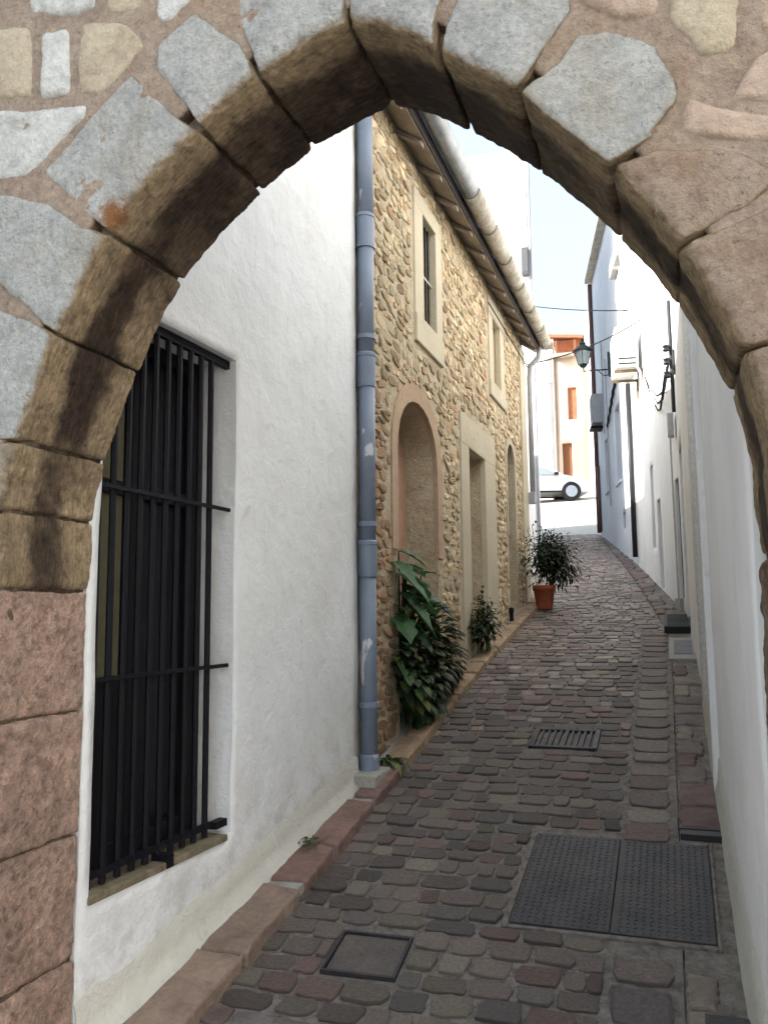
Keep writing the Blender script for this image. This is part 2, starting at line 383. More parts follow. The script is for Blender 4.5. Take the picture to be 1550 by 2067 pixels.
def blocked(x, s, m=.0):
    return any(a-m < x < b+m and c-m < s < d+m for a, b, c, d in COVERS)
def cob_col(x, s):
    n = noise.noise(Vector((x*1.3, s*.8, 3))); r = random.random()
    base = (.205, .162, .142) if r < .50 else (.150, .128, .122) if r < .70 else (.205, .138, .120) if r < .85 else (.25, .21, .17)
    k = random.uniform(.7, 1.5)*(1+.35*n)
    return tuple(min(.5, b*k) for b in base)
cobs = []
s = 1.55; row = 0
while s < 21.1:
    h = random.uniform(.105, .145) if s < 12 else random.uniform(.12, .16)
    x = TL(s)+.01-random.uniform(0, .08); xr = TR(s)-.27 if s < 9 else TR(s)-.01
    while x < xr-.04:
        wd = random.choice((random.uniform(.08, .13), random.uniform(.12, .19), random.uniform(.15, .24))); wd = min(wd, xr-x)
        y0, y1 = s, s+h; skip = None
        for q in COVERS:
            if y1 > q[2]+.01 and y0 < q[3]-.01:
                if y1-q[2] < h*.45: y1 = min(y1, q[2]) if q[0] < x+wd and q[1] > x else y1
                elif q[3]-y0 < h*.45: y0 = max(y0, q[3]) if q[0] < x+wd and q[1] > x else y0
                elif q[0] <= x+.02 < q[1]: skip = q[1]
                elif x < q[0] < x+wd: wd = q[0]-x
        if skip is not None: x = skip; continue
        if wd > .045 and y1-y0 > .04:
            cx, cs = x+wd/2, (y0+y1)/2+random.uniform(-.006, .006)+(.03*noise.noise(Vector((x*2, s*1.3, 9))) if y1-y0 == h else 0)
            cobs.append((cx, cs, wd*random.uniform(.90, .985), (y1-y0)*random.uniform(.87, .98), random.uniform(-.08, .08)))
        x += wd
    s += h; row += 1
# edging course of longer setts by the gutter
s = 1.6
while s < 9:
    h = random.uniform(.16, .26); cx = TR(s)-.14
    if not blocked(cx, s+h/2, .05): cobs.append((cx, s+h/2, .225, h*.92, random.uniform(-.03, .03)))
    s += h
def vis(c):  # apparent size from the photographer's place
    d = math.sqrt(c[0]**2+c[1]**2+G(c[1])**2); 
    ang = math.atan2(c[0], c[1])+yaw
    return (c[2]*c[3]/d**3)*(1 if abs(ang) < .46 and c[1] > 2.85 else .001)
cobs.sort(key=vis, reverse=True)
def slope(s): return math.atan2(G(s+.1)-G(s-.1), .2)
far = MB()
for i, (cx, cs, wd, h, rz) in enumerate(cobs):
    z = G(cs)+.012*noise.noise(Vector((cx*3, cs*3, 1.7)))+random.uniform(-.004, .006)
    k = random.randrange(12); col = cob_col(cx, cs); th = random.uniform(.003, .008)
    rot = Matrix.Translation((cx, cs, z)) @ Matrix.Rotation(slope(cs), 4, 'X') @ Matrix.Rotation(rz, 4, 'Z') @ Matrix.Rotation(random.uniform(-.03, .03), 4, 'Y') @ Matrix.Diagonal((wd, h, th, 1))
    if i < 300:
        o = bpy.data.objects.new('cobblestone', CM[k]); COL.objects.link(o)
        o.parent = road; o.matrix_basis = rot; o.color = (*col, 1)
    else:
        vs, fs = CT[k]; far.add([rot @ Vector(v) for v in vs], fs, col)
fo = far.build('distant_cobblestones', COBBLE_A, road, smooth=True, attr=True, fix=False); fo['kind'] = 'stuff'

def slab(parent, name, x0, x1, y0, y1, zf, th, mat, col, jit=.012, up=.0, bevel=.012):
    """a worn kerb or paving slab that follows the slope"""
    mb = MB(); vs = []
    nx, ny = 3, 8; sd = random.uniform(0, 90)
    j = {}
    for a in range(nx+1):
        for b in range(ny+1):
            x = x0+(x1-x0)*a/nx; y = y0+(y1-y0)*b/ny
            if a in (0, nx): x += random.uniform(-jit, jit)*.6+jit*1.2*noise.noise(Vector((y*6, a, sd)))
            if b in (0, ny): y += random.uniform(-jit, jit)*.6
            j[a, b] = (x, y)
    for lv in (0, 1):
        for a in range(nx+1):
            for b in range(ny+1):
                x, y = j[a, b]
                z = zf(y)+up+(.010*noise.noise(Vector((x*9, y*7, sd)))+random.uniform(-.003, .003)-(.012*abs(noise.noise(Vector((y*5, sd, 1)))) if a in (0, nx) else 0) if lv else -th)
                vs.append((x, y, z))
    N = (nx+1)*(ny+1); idx = lambda lv, a, b: lv*N+a*(ny+1)+b
    fs = []
    for a in range(nx):
        for b in range(ny):
            fs.append((idx(1, a, b), idx(1, a+1, b), idx(1, a+1, b+1), idx(1, a, b+1)))
            fs.append((idx(0, a, b), idx(0, a, b+1), idx(0, a+1, b+1), idx(0, a+1, b)))
    for a in range(nx):
        for b in (0, ny): fs.append((idx(0, a, b), idx(0, a+1, b), idx(1, a+1, b), idx(1, a, b)))
    for b in range(ny):
        for a in (0, nx): fs.append((idx(0, a, b), idx(0, a, b+1), idx(1, a, b+1), idx(1, a, b)))
    mb.add(vs, fs)
    o = mb.build(name, mat, parent, bevel=bevel); o.color = (*col, 1)
    return o
# left kerb: cement base plus worn reddish stones
kl = struct(strip('left_kerb', .3, 21, .2, lambda s: TL(s)-.45, lambda s: TL(s)-.005, .046, 4, CEMENT, None, .012))
mb = MB(); ss = [.3+.2*i for i in range(104)]
mb.add([(TL(s)-.005+.008*noise.noise(Vector((s*4, 0, z))), s, G(s)+z) for s in ss for z in (.058, -.05)], [(2*i, 2*i+1, 2*i+3, 2*i+2) for i in range(len(ss)-1)])
mb.build('kerb_face', CEMENT, kl, fix=False)
s = 1.7
while s < 11:
    L = random.uniform(.34, .62); t0 = TL(s+L/2)
    q = random.random()
    col = (.22, .13, .108) if q < .45 else (.26, .165, .13) if q < .8 else (.30, .21, .16)
    if s > 4.9: col = tuple(a*.4+b*.6 for a, b in zip(col, (.42, .31, .18)))
    k = random.uniform(.8, 1.15); col = tuple(c*k for c in col)
    w_ = random.uniform(.12, .16)
    slab(kl, 'kerb_stone', t0-w_-(.06 if s < 4.5 else 0), t0+.006, s, s+L-.02, G, .12, REDSLAB, col, .009, .066)
    s += L+random.choice((0, 0, .04))
# right strip between gutter and wall
kr = struct(strip('right_kerb', .3, 21, .2, lambda s: TR(s)+.012, lambda s: TR(s)+.6, -.004, 4, BED, None, .01))
s = 1.7
while s < 20:
    L = random.uniform(.16, .36); t0 = TR(s+L/2)
    if not blocked(t0+.12, s+L/2, .1) and not (7.7 < s+L/2 < 10.2):
        q = random.random(); col = (.155, .10, .09) if q < .34 else (.21, .175, .14) if q < .75 else (.16, .13, .115)
        k = random.uniform(.75, 1.15)
        slab(kr, 'kerb_stone', t0+.015, t0+random.choice((.12, .17, .24)), s, s+L-.025, G, .1, REDSLAB, tuple(c*k for c in col), .014, .016)
    s += L

# ------------------------------------------------------------------ things set in the lane
def cover_base(x0, x1, y0, y1):
    ym = (y0+y1)/2
    return Vector(((x0+x1)/2, ym, G(ym))), slope(ym)
t = thing('manhole_cover', 'large dark iron checker-plate cover set in the cobbles at the front', 'manhole cover', (-.32, 4.03, G(4.03)))
t.rotation_euler = (slope(4.03), 0, 0)
mb = MB(); 
for a in ((-.43, -.405), (.405, .42)): mb.box(a[0], a[1], -.45, .45, -.04, .008)
for b in ((-.45, -.425), (.425, .45)): mb.box(-.405, .405, b[0], b[1], -.04, .0075)
mb.build('cement_surround', BED, t, local=True, bevel=.004)
MB().box(-.40, .0, -.42, .42, -.03, .013).build('cover_plate', MANH, t, local=True, bevel=.003)
MB().box(.004, .40, -.42, .42, -.03, .011).build('cover_plate', MANH, t, local=True, bevel=.003)
mb = MB()
for i in range(26):
    for j in range(27):
        x = -.385+i*.0303; y = -.40+j*.0303
        if abs(x) < .018: continue
        a = .7 if (i+j) % 2 else -.7; z = .0128 if x < 0 else .0108
        c, s_ = math.cos(a), math.sin(a)
        pts = [(.0125, 0), (0, .0045), (-.0125, 0), (0, -.0045)]
        vs = [(x+p*c-q*s_, y+p*s_+q*c, z) for p, q in pts]+[(x, y, z+.0035)]
        mb.add(vs, [(0, 1, 4), (1, 2, 4), (2, 3, 4), (3, 0, 4)])
tr = mb.build('tread_pattern', MANH, t, local=True, fix=False); tr['kind'] = 'stuff'

t = thing('drain_grate', 'small rectangular iron drain grate in the middle of the cobbled lane', 'drain grate', (-.75, 5.83, G(5.83)))
t.rotation_euler = (slope(5.83), 0, 0)
MB().box(-.19, .19, -.15, .15, -.12, -.05).build('pit', BLACKPL, t, local=True)
mb = MB(); mb.box(-.22, -.185, -.18, .18, -.05, .016).box(.185, .22, -.18, .18, -.05, .016).box(-.185, .185, -.18, -.15, -.05, .0155).box(-.185, .185, .15, .18, -.05, .0155)
mb.build('frame', MANH, t, local=True, bevel=.004)
MB().box(-.012, .012, -.149, .149, -.03, .0145).build('middle_bar', MANH, t, local=True, bevel=.002)
for i in range(9):
    x = -.16+i*.04
    if i == 4: continue
    MB().box(x-.008, x+.008, -.149, .149, -.03, .013).build('bar', MANH, t, local=True, bevel=.002)

t = thing('inspection_cover', 'small sunken square stone-filled cover near the left kerb', 'inspection cover', (-1.22, 3.29, G(3.29)))
t.rotation_euler = (slope(3.29), 0, R(2))
mb = MB(); mb.box(-.15, -.138, -.14, .14, -.03, .012).box(.138, .15, -.14, .14, -.03, .012).box(-.138, .138, -.14, -.128, -.03, .0115).box(-.138, .138, .128, .14, -.03, .0115)
mb.build('frame', MANH, t, local=True)
MB().box(-.136, .136, -.126, .126, -.04, .004).build('stone_fill', M('dark_stone', [(.08, .07, .066), (.15, .125, .11)], 9, .6, .8, 50), t, local=True, bevel=.006)

t = thing('meter_cover', 'grey cement meter cover beside the gutter below the right wall', 'utility cover', (.035, 8.36, G(8.36)))
t.rotation_euler = (slope(8.36), 0, 0)
MB().box(-.13, .12, -.47, .47, -.05, .024).build('surround', CEMENT, t, local=True, bevel=.008)
MB().box(-.085, .075, -.30, .30, -.02, .030).build('lid', M('grey_lid', [(.10, .10, .115), (.17, .17, .19)], 8, .6, .2, 50), t, local=True, bevel=.004)
t = thing('boot_scraper_grate', 'black iron ramp grate in front of the white house door', 'grate', (.02, 9.62, G(9.62)))
t.rotation_euler = (slope(9.62), 0, 0)
mb = MB(); mb.box(-.16, .12, -.46, -.42, -.03, .07).box(-.16, -.13, -.42, .46, -.03, .05).box(.09, .12, -.42, .46, -.03, .05)
mb.build('frame', BLACKPL, t, local=True, bevel=.003)
for i in range(12): MB().box(-.128, .088, -.40+i*.072, -.36+i*.072, -.02, .045).build('bar', BLACKPL, t, local=True)
t = thing('gutter_drain', 'dark slot drain at the wall foot behind the big manhole cover', 'drain', (.07, 4.56, G(4.56)))
MB().box(-.11, .11, -.05, .05, -.08, .018).build('slot', BLACKPL, t, local=True)
MB().box(-.12, .11, .05, .075, -.08, .024).build('lip', MANH, t, local=True, bevel=.003)
t = thing('stopcock_box', 'small grey metal water box by the right wall nearest the archway', 'water box', (.09, 3.13, G(3.13)))
MB().box(-.07, .07, -.06, .06, -.06, .028).build('rim', MANH, t, local=True, bevel=.004)
MB().box(-.055, .055, -.045, .045, -.02, .034).build('lid', MANH, t, local=True, bevel=.004)

# ------------------------------------------------------------------ walls
def wall(name, a, b, z0, z1, mat, parent, ops=(), thick=.3, step=.18, amp=.006, side=1, rev_mat=None, sides=True):
    """plastered wall from a to b with real openings (u0, u1, z0, z1, depth); side=1 faces right of a->b"""
    a = Vector(a); b = Vector(b); d = (b-a); L = d.length; d.normalize()
    n = Vector((d.y, -d.x))*side
    us = set([0, L]); zs = set([z0, z1])
    k = max(1, int(L/step)); us |= {L*i/k for i in range(k+1)}
    k = max(1, int((z1-z0)/step)); zs |= {z0+(z1-z0)*i/k for i in range(k+1)}
    for o in ops: us |= {o[0], o[1]}; zs |= {o[2], o[3]}
    def clean(S, keep):
        S = sorted(S); out = []
        for x in S:
            if out and x-out[-1] < .03:
                if x in keep: out[-1] = x
                continue
            out.append(x)
        return out
    us = clean(us, {o[i] for o in ops for i in (0, 1)} | {L}); zs = clean(zs, {o[i] for o in ops for i in (2, 3)} | {z1})
    def P(u, z, off=0):
        p = a+d*u; q = amp*(noise.noise(Vector((p.x*2.3, p.y*2.3, z*2.3)))+.6*noise.noise(Vector((p.x*6, p.y*6, z*6)))) if off == 0 else 0
        p = p+n*(q-off); return (p.x, p.y, z)
    nu, nz = len(us), len(zs)
    vs = [P(u, z) for u in us for z in zs]; fs = []; mi = []
    ins = lambda u, z: next((o for o in ops if o[0] < u < o[1] and o[2] < z < o[3]), None)
    cell = {(i, j): ins((us[i]+us[i+1])/2, (zs[j]+zs[j+1])/2) for i in range(nu-1) for j in range(nz-1)}
    for (i, j), o in cell.items():
        if o is None: fs.append((i*nz+j, (i+1)*nz+j, (i+1)*nz+j+1, i*nz+j+1))
    def rev(i0, j0, i1, j1, dep):
        base = len(vs); vs.extend([P(us[i0], zs[j0], dep), P(us[i1], zs[j1], dep)])
        fs.append((i0*nz+j0, i1*nz+j1, base+1, base))
    for (i, j), o in cell.items():
        if o is None: continue
        if cell.get((i-1, j), 0) is None: rev(i, j, i, j+1, o[4])
        if cell.get((i+1, j), 0) is None: rev(i+1, j, i+1, j+1, o[4])
        if cell.get((i, j-1), 0) is None: rev(i, j, i+1, j, o[4])
        if cell.get((i, j+1), 0) is None: rev(i, j+1, i+1, j+1, o[4])
    if sides:
        for j in range(nz-1):
            rev(0, j, 0, j+1, thick); rev(nu-1, j, nu-1, j+1, thick)
        for i in range(nu-1): rev(i, nz-1, i+1, nz-1, thick)
    mb = MB(); mb.add(vs, fs)
    me = mb.mesh(name); bm = bmesh.new(); bm.from_mesh(me)
    bmesh.ops.remove_doubles(bm, verts=bm.verts, dist=1e-5); bmesh.ops.recalc_face_normals(bm, faces=bm.faces)
    c = sum((f.normal.to_2d().dot(n)*f.calc_area() for f in bm.faces), 0)
    if c < 0: bmesh.ops.reverse_faces(bm, faces=bm.faces)
    for f in bm.faces: f.smooth = abs(f.normal.to_2d().dot(n)) > .8
    bm.to_mesh(me); bm.free()
    return put(name, me, parent, mat)
def frame_on(a, b, side=1):
    """helper frame: local (u along, off outward, z) -> world"""
    a = Vector(a); b = Vector(b); d = (b-a).normalized(); n = Vector((d.y, -d.x))*side
    return lambda u, off, z: (a.x+d.x*u+n.x*off, a.y+d.y*u+n.y*off, z)
def fbox(mb, F, u0, u1, o0, o1, z0, z1):
    vs = [F(u, o, z) for u in (u0, u1) for o in (o0, o1) for z in (z0, z1)]
    return mb.add(vs, [(0, 1, 3, 2), (4, 6, 7, 5), (0, 4, 5, 1), (2, 3, 7, 6), (0, 2, 6, 4), (1, 5, 7, 3)])
def prism(name, pts, z0, z1, mat, parent):
    n = len(pts); mb = MB()
    mb.add([(x, y, z) for z in (z0, z1) for x, y in pts], [tuple(range(n))[::-1], tuple(range(n, 2*n))]+[(i, (i+1) % n, n+(i+1) % n, n+i) for i in range(n)])
    return mb.build(name, mat, parent)

# --- white house, left, behind the arch
WA, WB = (-1.936, 2.44), (-1.846, 4.83)
wh = thing('white_house', 'whitewashed house with a tall iron-barred window, left, right behind the arch', 'house', (-3, 3.6, -1.2))
Lw = (Vector(WB)-Vector(WA)).length
U0, U1, ZB, ZT = .055, .965, -.95, 1.185
wall('wall', WA, WB, -1.75, 3.75, WHITE, wh, [(U0, U1, ZB, ZT, .26)], .32, .09, .007)
prism('body', [(-2.27, 2.46), (-2.20, 4.80), (-6, 4.80), (-6, 2.46)], -1.75, 3.70, WHITE2, wh)
mb = MB(); mb.add([(-1.72, 2.5, 3.73), (-1.66, 4.86, 3.73), (-6, 4.86, 5.1), (-6, 2.5, 5.1), (-1.72, 2.5, 3.80), (-1.66, 4.86, 3.80), (-6, 4.86, 5.17), (-6, 2.5, 5.17)],
       [(0, 3, 2, 1), (4, 5, 6, 7), (0, 1, 5, 4), (1, 2, 6, 5), (2, 3, 7, 6), (3, 0, 4, 7)]); mb.build('roof', CLAY, wh)
F = frame_on(WA, WB)
wn = MB(); fbox(wn, F, U0+.001, U0+.06, -.255, -.20, ZB, ZT); fbox(wn, F, U1-.06, U1-.001, -.255, -.20, ZB, ZT)
fbox(wn, F, U0+.06, U1-.06, -.255, -.20, ZT-.07, ZT-.001); fbox(wn, F, U0+.06, U1-.06, -.255, -.20, ZB+.001, ZB+.08); fbox(wn, F, .49, .53, -.255, -.205, ZB+.08, ZT-.07)
fbox(wn, F, U0+.06, .49, -.25, -.206, .49, .55); fbox(wn, F, .53, U1-.06, -.25, -.206, .49, .55)
win = wn.build('window', M('blackened_wood', (.012, .010, .011), 10, .6, .2, 60, spec=.15), wh, bevel=.004)
g = MB(); fbox(g, F, U0+.01, U1-.01, -.252, -.245, ZB+.01, ZT-.01); g.build('pane', GLASS_D, win)
g = MB(); fbox(g, F, U0+.10, U0+.40, -.240, -.225, -.25, .49); fbox(g, F, U0+.10, U0+.40, -.240, -.225, .55, .98); g.build('blind', OLIVE, win)
g = MB(); fbox(g, F, .30, .62, -.240, -.212, ZB+.08, -.25); g.build('lower_panel', MATS['blackened_wood'], win)
gr = MB(); fbox(gr, F, U0+.004, U1-.004, -.058, -.032, ZT-.04, ZT-.004)
gr = gr.build('window_grille', IRON, wh)
for k in range(11):
    u = U0+.04+k*.081
    if u > U1-.07: break
    g = MB(); g.tube([F(u, -.045, ZB+.01), F(u, -.045, ZT-.03)], .013, 6); g.build('bar', IRON, gr)
for z in (.478, -.225):
    g = MB(); fbox(g, F, U0-.01, U1+.008, -.034, -.022, z-.008, z+.008); g.build('cross_bar', IRON, gr)
g = MB(); fbox(g, F, U0+.002, U1-.10, -.055, -.035, ZB+.04, ZB+.065); g.build('cross_bar', IRON, gr)
g = MB(); fbox(g, F, U1-.09, U1+.01, -.06, -.02, ZB+.03, ZB+.06); g.build('anchor', IRON, gr)
g = MB(); fbox(g, F, U0-.004, U1-.04, -.20, .010, ZB-.024, ZB+.004); g.build('sill', SILLM, wh, bevel=.005)
g = MB(); fbox(g, F, .48, .52, -.06, .016, ZB-.02, ZB+.03); g.build('anchor', IRON, gr)
# sloped splash skirting at the wall foot
mb = MB(); N = 28; vs = []
for i in range(N+1):
    y = 2.44+(4.80-2.44)*i/N; xw = -1.936+.09*i/N; g0 = G(y)
    for dx, dz in ((-.02, .26), (.008, .2), (.012, .14), (.022, .09), (.05, .07), (.055, .03)):
        vs.append((xw+dx+.010*noise.noise(Vector((y*5, dz*9, 0))), y, g0+dz+.012*noise.noise(Vector((y*4, dz*5, 5)))))
mb.add(vs, [(i*6+k, (i+1)*6+k, (i+1)*6+k+1, i*6+k+1) for i in range(N) for k in range(5)])
mb.build('skirting', plaster('splash_skirting', (.60, .58, .52), .6, (.36, .33, .27), strong=1.2), wh, smooth=True, fix=False)

# --- drainpipe in the corner
dp = thing('drainpipe', 'blue-grey painted drainpipe with peeling white patches in the corner by the stone house', 'drainpipe', (-1.80, 4.90, -.98))
px, py = -1.80, 4.895
for i, (z0, z1) in enumerate(((-.93, .42), (.42, 1.62), (1.62, 2.55), (2.55, 3.55))):
    MB().tube([(px+random.uniform(-.003, .003), py, z0), (px+random.uniform(-.003, .003), py, z1)], .054, 20).build('pipe_section', PIPE, dp, smooth=True)
    MB().lathe((px, py, z1), [(.054, -.20), (.061, -.195), (.061, 0), (.066, .002), (.066, .02), (.061, .024), (.055, .03)], 20).build('socket', PIPE, dp, smooth=False)
for z in (-.55, .55, 1.75, 2.36, 3.3):
    b = MB(); b.lathe((px, py, z), [(.057, -.016), (.064, -.014), (.064, .014), (.057, .016)], 20); b.box(px-.10, px-.05, py-.008, py+.008, z-.012, z+.012)
    b.build('bracket', PIPE, dp)
MB().lathe((px, py, -.94), [(.055, -.01), (.063, 0), (.063, .09), (.055, .10)], 20).build('shoe', PIPE, dp)
MB().box(-1.93, -1.70, 4.72, 5.02, G(4.9)-.1, G(4.9)+.105).build('drip_slab', CEMENT, dp, bevel=.012)

# --- stone house
SX = -1.86; S0, S1 = 4.86, 11.30; EZ = 3.70
sh = thing('stone_house', 'old rubble stone house with arched niche, plastered door and clay-tiled eaves', 'house', (-3.5, 8, -.5))
def cutter(name, pts, x0=-2.4, x1=-1.5):
    mb = MB(); n = len(pts)
    mb.add([(x, y, z) for x in (x0, x1) for y, z in pts], [tuple(range(n)), tuple(range(n, 2*n))[::-1]]+[(i, i+n, (i+1) % n+n, (i+1) % n) for i in range(n)])
    me = mb.mesh(name); bm = bmesh.new(); bm.from_mesh(me); bmesh.ops.recalc_face_normals(bm, faces=bm.faces); bm.to_mesh(me); bm.free()
    o = bpy.data.objects.new(name, me); COL.objects.link(o); return o
def rect(y0, y1, z0, z1): return [(y0, z0), (y1, z0), (y1, z1), (y0, z1)]
def archp(y0, y1, z0, zs, za, n=12):
    """pointed-round opening outline"""
    c = (y0+y1)/2; r = (y1-y0)/2
    return [(y0, z0), (y1, z0)]+[(c+r*math.cos(math.pi*k/n), zs+(za-zs)*math.sin(math.pi*k/n)**.85 if 0 < k < n else zs) for k in range(n+1)]
NICHE = (5.68, 6.76, -1.1, 1.14, 1.64); NICHE2 = (9.93, 10.45, -.6, 1.74, 2.06)
WIN1 = (6.41, 6.81, 2.37, 3.30); WIN2 = (9.22, 9.66, 2.58, 3.36); DOOR = (7.90, 8.64, -.6, 1.60)
mb = MB(); mb.box(-2.30, SX, S0, S1, -1.4, EZ)
body = mb.build('wall', LIME, sh)
for k, pts in enumerate((archp(*NICHE), archp(*NICHE2), rect(*WIN1), rect(*WIN2), rect(*DOOR))):
    c = cutter('cutter', pts, (-2.16, -2.16, -2.10, -2.05, -2.12)[k])
    md = body.modifiers.new('b', 'BOOLEAN'); md.object = c; md.operation = 'DIFFERENCE'; md.solver = 'EXACT'
dg = bpy.context.evaluated_depsgraph_get(); dg.update()
nm = bpy.data.meshes.new_from_object(body.evaluated_get(dg)); body.modifiers.clear()
body.data = nm; nm.materials.clear(); nm.materials.append(LIME)
for o in [o for o in bpy.data.objects if o.name.startswith('cutter')]: bpy.data.objects.remove(o)
prism('body', [(-2.31, S0+.02), (-2.31, S1-.02), (-6, S1-.02), (-6, S0+.02)], -1.4, EZ+.02, LIME, sh)
# linings: niche back and sides pink plaster, window panes, door
def fill(name, pts, x, mat, parent, th=.02):
    mb = MB(); n = len(pts)
    mb.add([(xx, y, z) for xx in (x-th, x) for y, z in pts], [tuple(range(n)), tuple(range(n, 2*n))[::-1]]+[(i, i+n, (i+1) % n+n, (i+1) % n) for i in range(n)])
    return mb.build(name, mat, parent)
def inset(a, d): return (a[0]+d, a[1]-d, a[2]+d, a[3], a[4]-d)
fill('niche_back', archp(*inset(NICHE, .003)), -2.135, PINKPL, sh)
fill('niche_back', archp(*inset(NICHE2, .003)), -2.12, M('dark_recess', [(.06, .045, .04), (.13, .10, .085), (.20, .16, .13)], 8, .9, .6, 40), sh)
def ring(name, A, wd, x0, x1, mat, parent, zb=None, n=12):
    """arch surround band"""
    o = archp(A[0]-wd, A[1]+wd, A[2] if zb is None else zb, A[3], A[4]+wd, n)[1:]; i = archp(A[0], A[1], A[2] if zb is None else zb, A[3], A[4], n)[1:]
    o = o+[(A[0]-wd, A[2] if zb is None else zb)]; i = i+[(A[0], A[2] if zb is None else zb)]
    mb = MB(); m_ = len(o); vs = []
    for (yo, zo), (yi, zi) in zip(o, i): vs += [(x0, yo, zo), (x1, yo, zo), (x1-.004, yi, zi), (x0, yi, zi)]
    fs = []
    for k in range(m_-1):
        for q in range(4): fs.append((k*4+q, k*4+(q+1) % 4, k*4+4+(q+1) % 4, k*4+4+q))
    fs += [(0, 1, 2, 3), ((m_-1)*4+3, (m_-1)*4+2, (m_-1)*4+1, (m_-1)*4)]
    mb.add(vs, fs); return mb.build(name, mat, parent)
PINKL = plaster('pale_pink_plaster', (.47, .34, .235), .6, (.33, .22, .14), strong=.9)
ring('niche_surround', (5.682, 6.758, .0, 1.14, 1.637), .14, SX-.03, SX+.014, PINKL, sh, .45)
mb = MB(); mb.box(SX-.02, SX+.010, 5.27, 5.54, .05, 1.9); 
ring('niche_surround', (9.932, 10.448, 1.38, 1.74, 2.057), .07, SX-.03, SX+.012, CREAM, sh, .9)
def surround(y0, y1, z0, z1, Y0, Y1, Z0, Z1, proud, mat, sill=True):
    MB().box(SX-.05, SX+proud, Y0, y0+.004, z0-.004, z1+.004).build('jamb_stone', mat, sh, bevel=.008)
    MB().box(SX-.05, SX+proud, y1-.004, Y1, z0-.004, z1+.004).build('jamb_stone', mat, sh, bevel=.008)
    MB().box(SX-.05, SX+proud+.003, Y0-.003, Y1+.003, z1-.005, Z1).build('lintel', mat, sh, bevel=.008)
    if sill: MB().box(SX-.05, SX+proud+.012, Y0-.003, Y1+.003, Z0, z0+.005).build('sill', mat, sh, bevel=.008)
surround(*WIN1, 6.17, 6.99, 2.14, 3.44, .016, CREAM)
surround(*WIN2, 9.02, 9.88, 2.40, 3.56, .016, CREAM)
surround(DOOR[0], DOOR[1], G(8.2)-.1, 1.60, 7.58, 9.16, 0, 1.90, .018, CREAM, False)
def barred(A, x, nb):
    wn = MB().box(x-.03, x, A[0]+.002, A[1]-.002, A[2]+.002, A[3]-.002).build('window', DARKWOOD, sh)
    MB().box(x, x+.012, A[0]+.05, A[1]-.05, A[2]+.05, A[3]-.05).build('pane', GLASS_D, wn)
    for k in range(nb):
        y = A[0]+(A[1]-A[0])*(k+1)/(nb+1); MB().tube([(SX-.04, y, A[2]+.002), (SX-.04, y, A[3]-.002)], .008, 6).build('bar', IRON, wn)
    zz = A[2]+(A[3]-A[2])*.48; MB().box(SX-.035, SX-.028, A[0]+.001, A[1]-.001, zz-.009, zz+.009).build('cross_bar', GREYPL, wn)
barred(WIN1, -2.02, 4)
fill('window_filling', rect(WIN2[0]+.002, WIN2[1]-.002, WIN2[2]+.002, WIN2[3]-.002), -1.92, BEIGE, sh)
dr = fill('door', rect(DOOR[0]+.003, DOOR[1]-.003, G(8.2)-.02, 1.597), -2.07, BEIGE, sh)
for z0, z1 in ((.05, .75), (.85, 1.45)):
    MB().box(-2.069, -2.058, DOOR[0]+.12, DOOR[1]-.12, z0, z1).build('door_panel', BEIGE, dr, bevel=.004)
MB().box(-2.10, SX+.05, DOOR[0]-.03, DOOR[1]+.03, G(8.2)-.1, G(8.2)+.14).build('doorstep', CREAM, sh, bevel=.01)
# rubble
def rub_tpl(i):
    rnd = random.Random(500+i); n = 9; vs = []; fs = []
    rad = []
    for k in range(n):
        a = 2*math.pi*(k+rnd.uniform(-.3, .3))/n; p = 4
        q = (abs(math.cos(a))**p+abs(math.sin(a))**p)**(-1/p)
        rad.append((a+rnd.uniform(-.1, .1), q*rnd.uniform(.78, 1.1)))
    for sc_, x in ((1.02, -1.2), (.99, .3), (.88, .85), (.62, 1.0)):
        for a, q in rad: vs.append((x+rnd.uniform(-.22, .22), .5*q*sc_*math.cos(a), .5*q*sc_*math.sin(a)))
    vs.append((1.0, 0, 0))
    for r_ in range(3):
        for k in range(n):
            k2 = (k+1) % n; fs.append((r_*n+k, r_*n+k2, (r_+1)*n+k2, (r_+1)*n+k))
    for k in range(n): fs.append((3*n+k, 3*n+(k+1) % n, 4*n))
    return vs, fs
RT = [rub_tpl(i) for i in range(14)]
RM = tpl_meshes(RT, 'rubble_stone', RUB)
for me in RM: me.polygons.foreach_set('use_smooth', [False]*len(me.polygons))
def free(y0, y1, z0, z1):
    for A in ((6.15, 7.01, 2.12, 3.46), (9.00, 9.90, 2.38, 3.58), (7.56, 9.18, -1, 1.92)):
        if y1 > A[0] and y0 < A[1] and z1 > A[2] and z0 < A[3]: return False
    for A, wd, zb in ((NICHE, .13, -1.2), (NICHE2, .06, -1.2)):
        c = (A[0]+A[1])/2; r = (A[1]-A[0])/2+wd*(.1 if zb < -1 and (z0+z1)/2 < .45 else 1)
        for y in (y0, (y0+y1)/2, y1):
            for z in (z0, z1):
                if z > zb and abs(y-c) < r:
                    if z < A[3] or ((y-c)/r)**2+((z-A[3])/(A[4]-A[3]+wd))**2 < 1: return False
    return True
rocks = []
z = -1.15
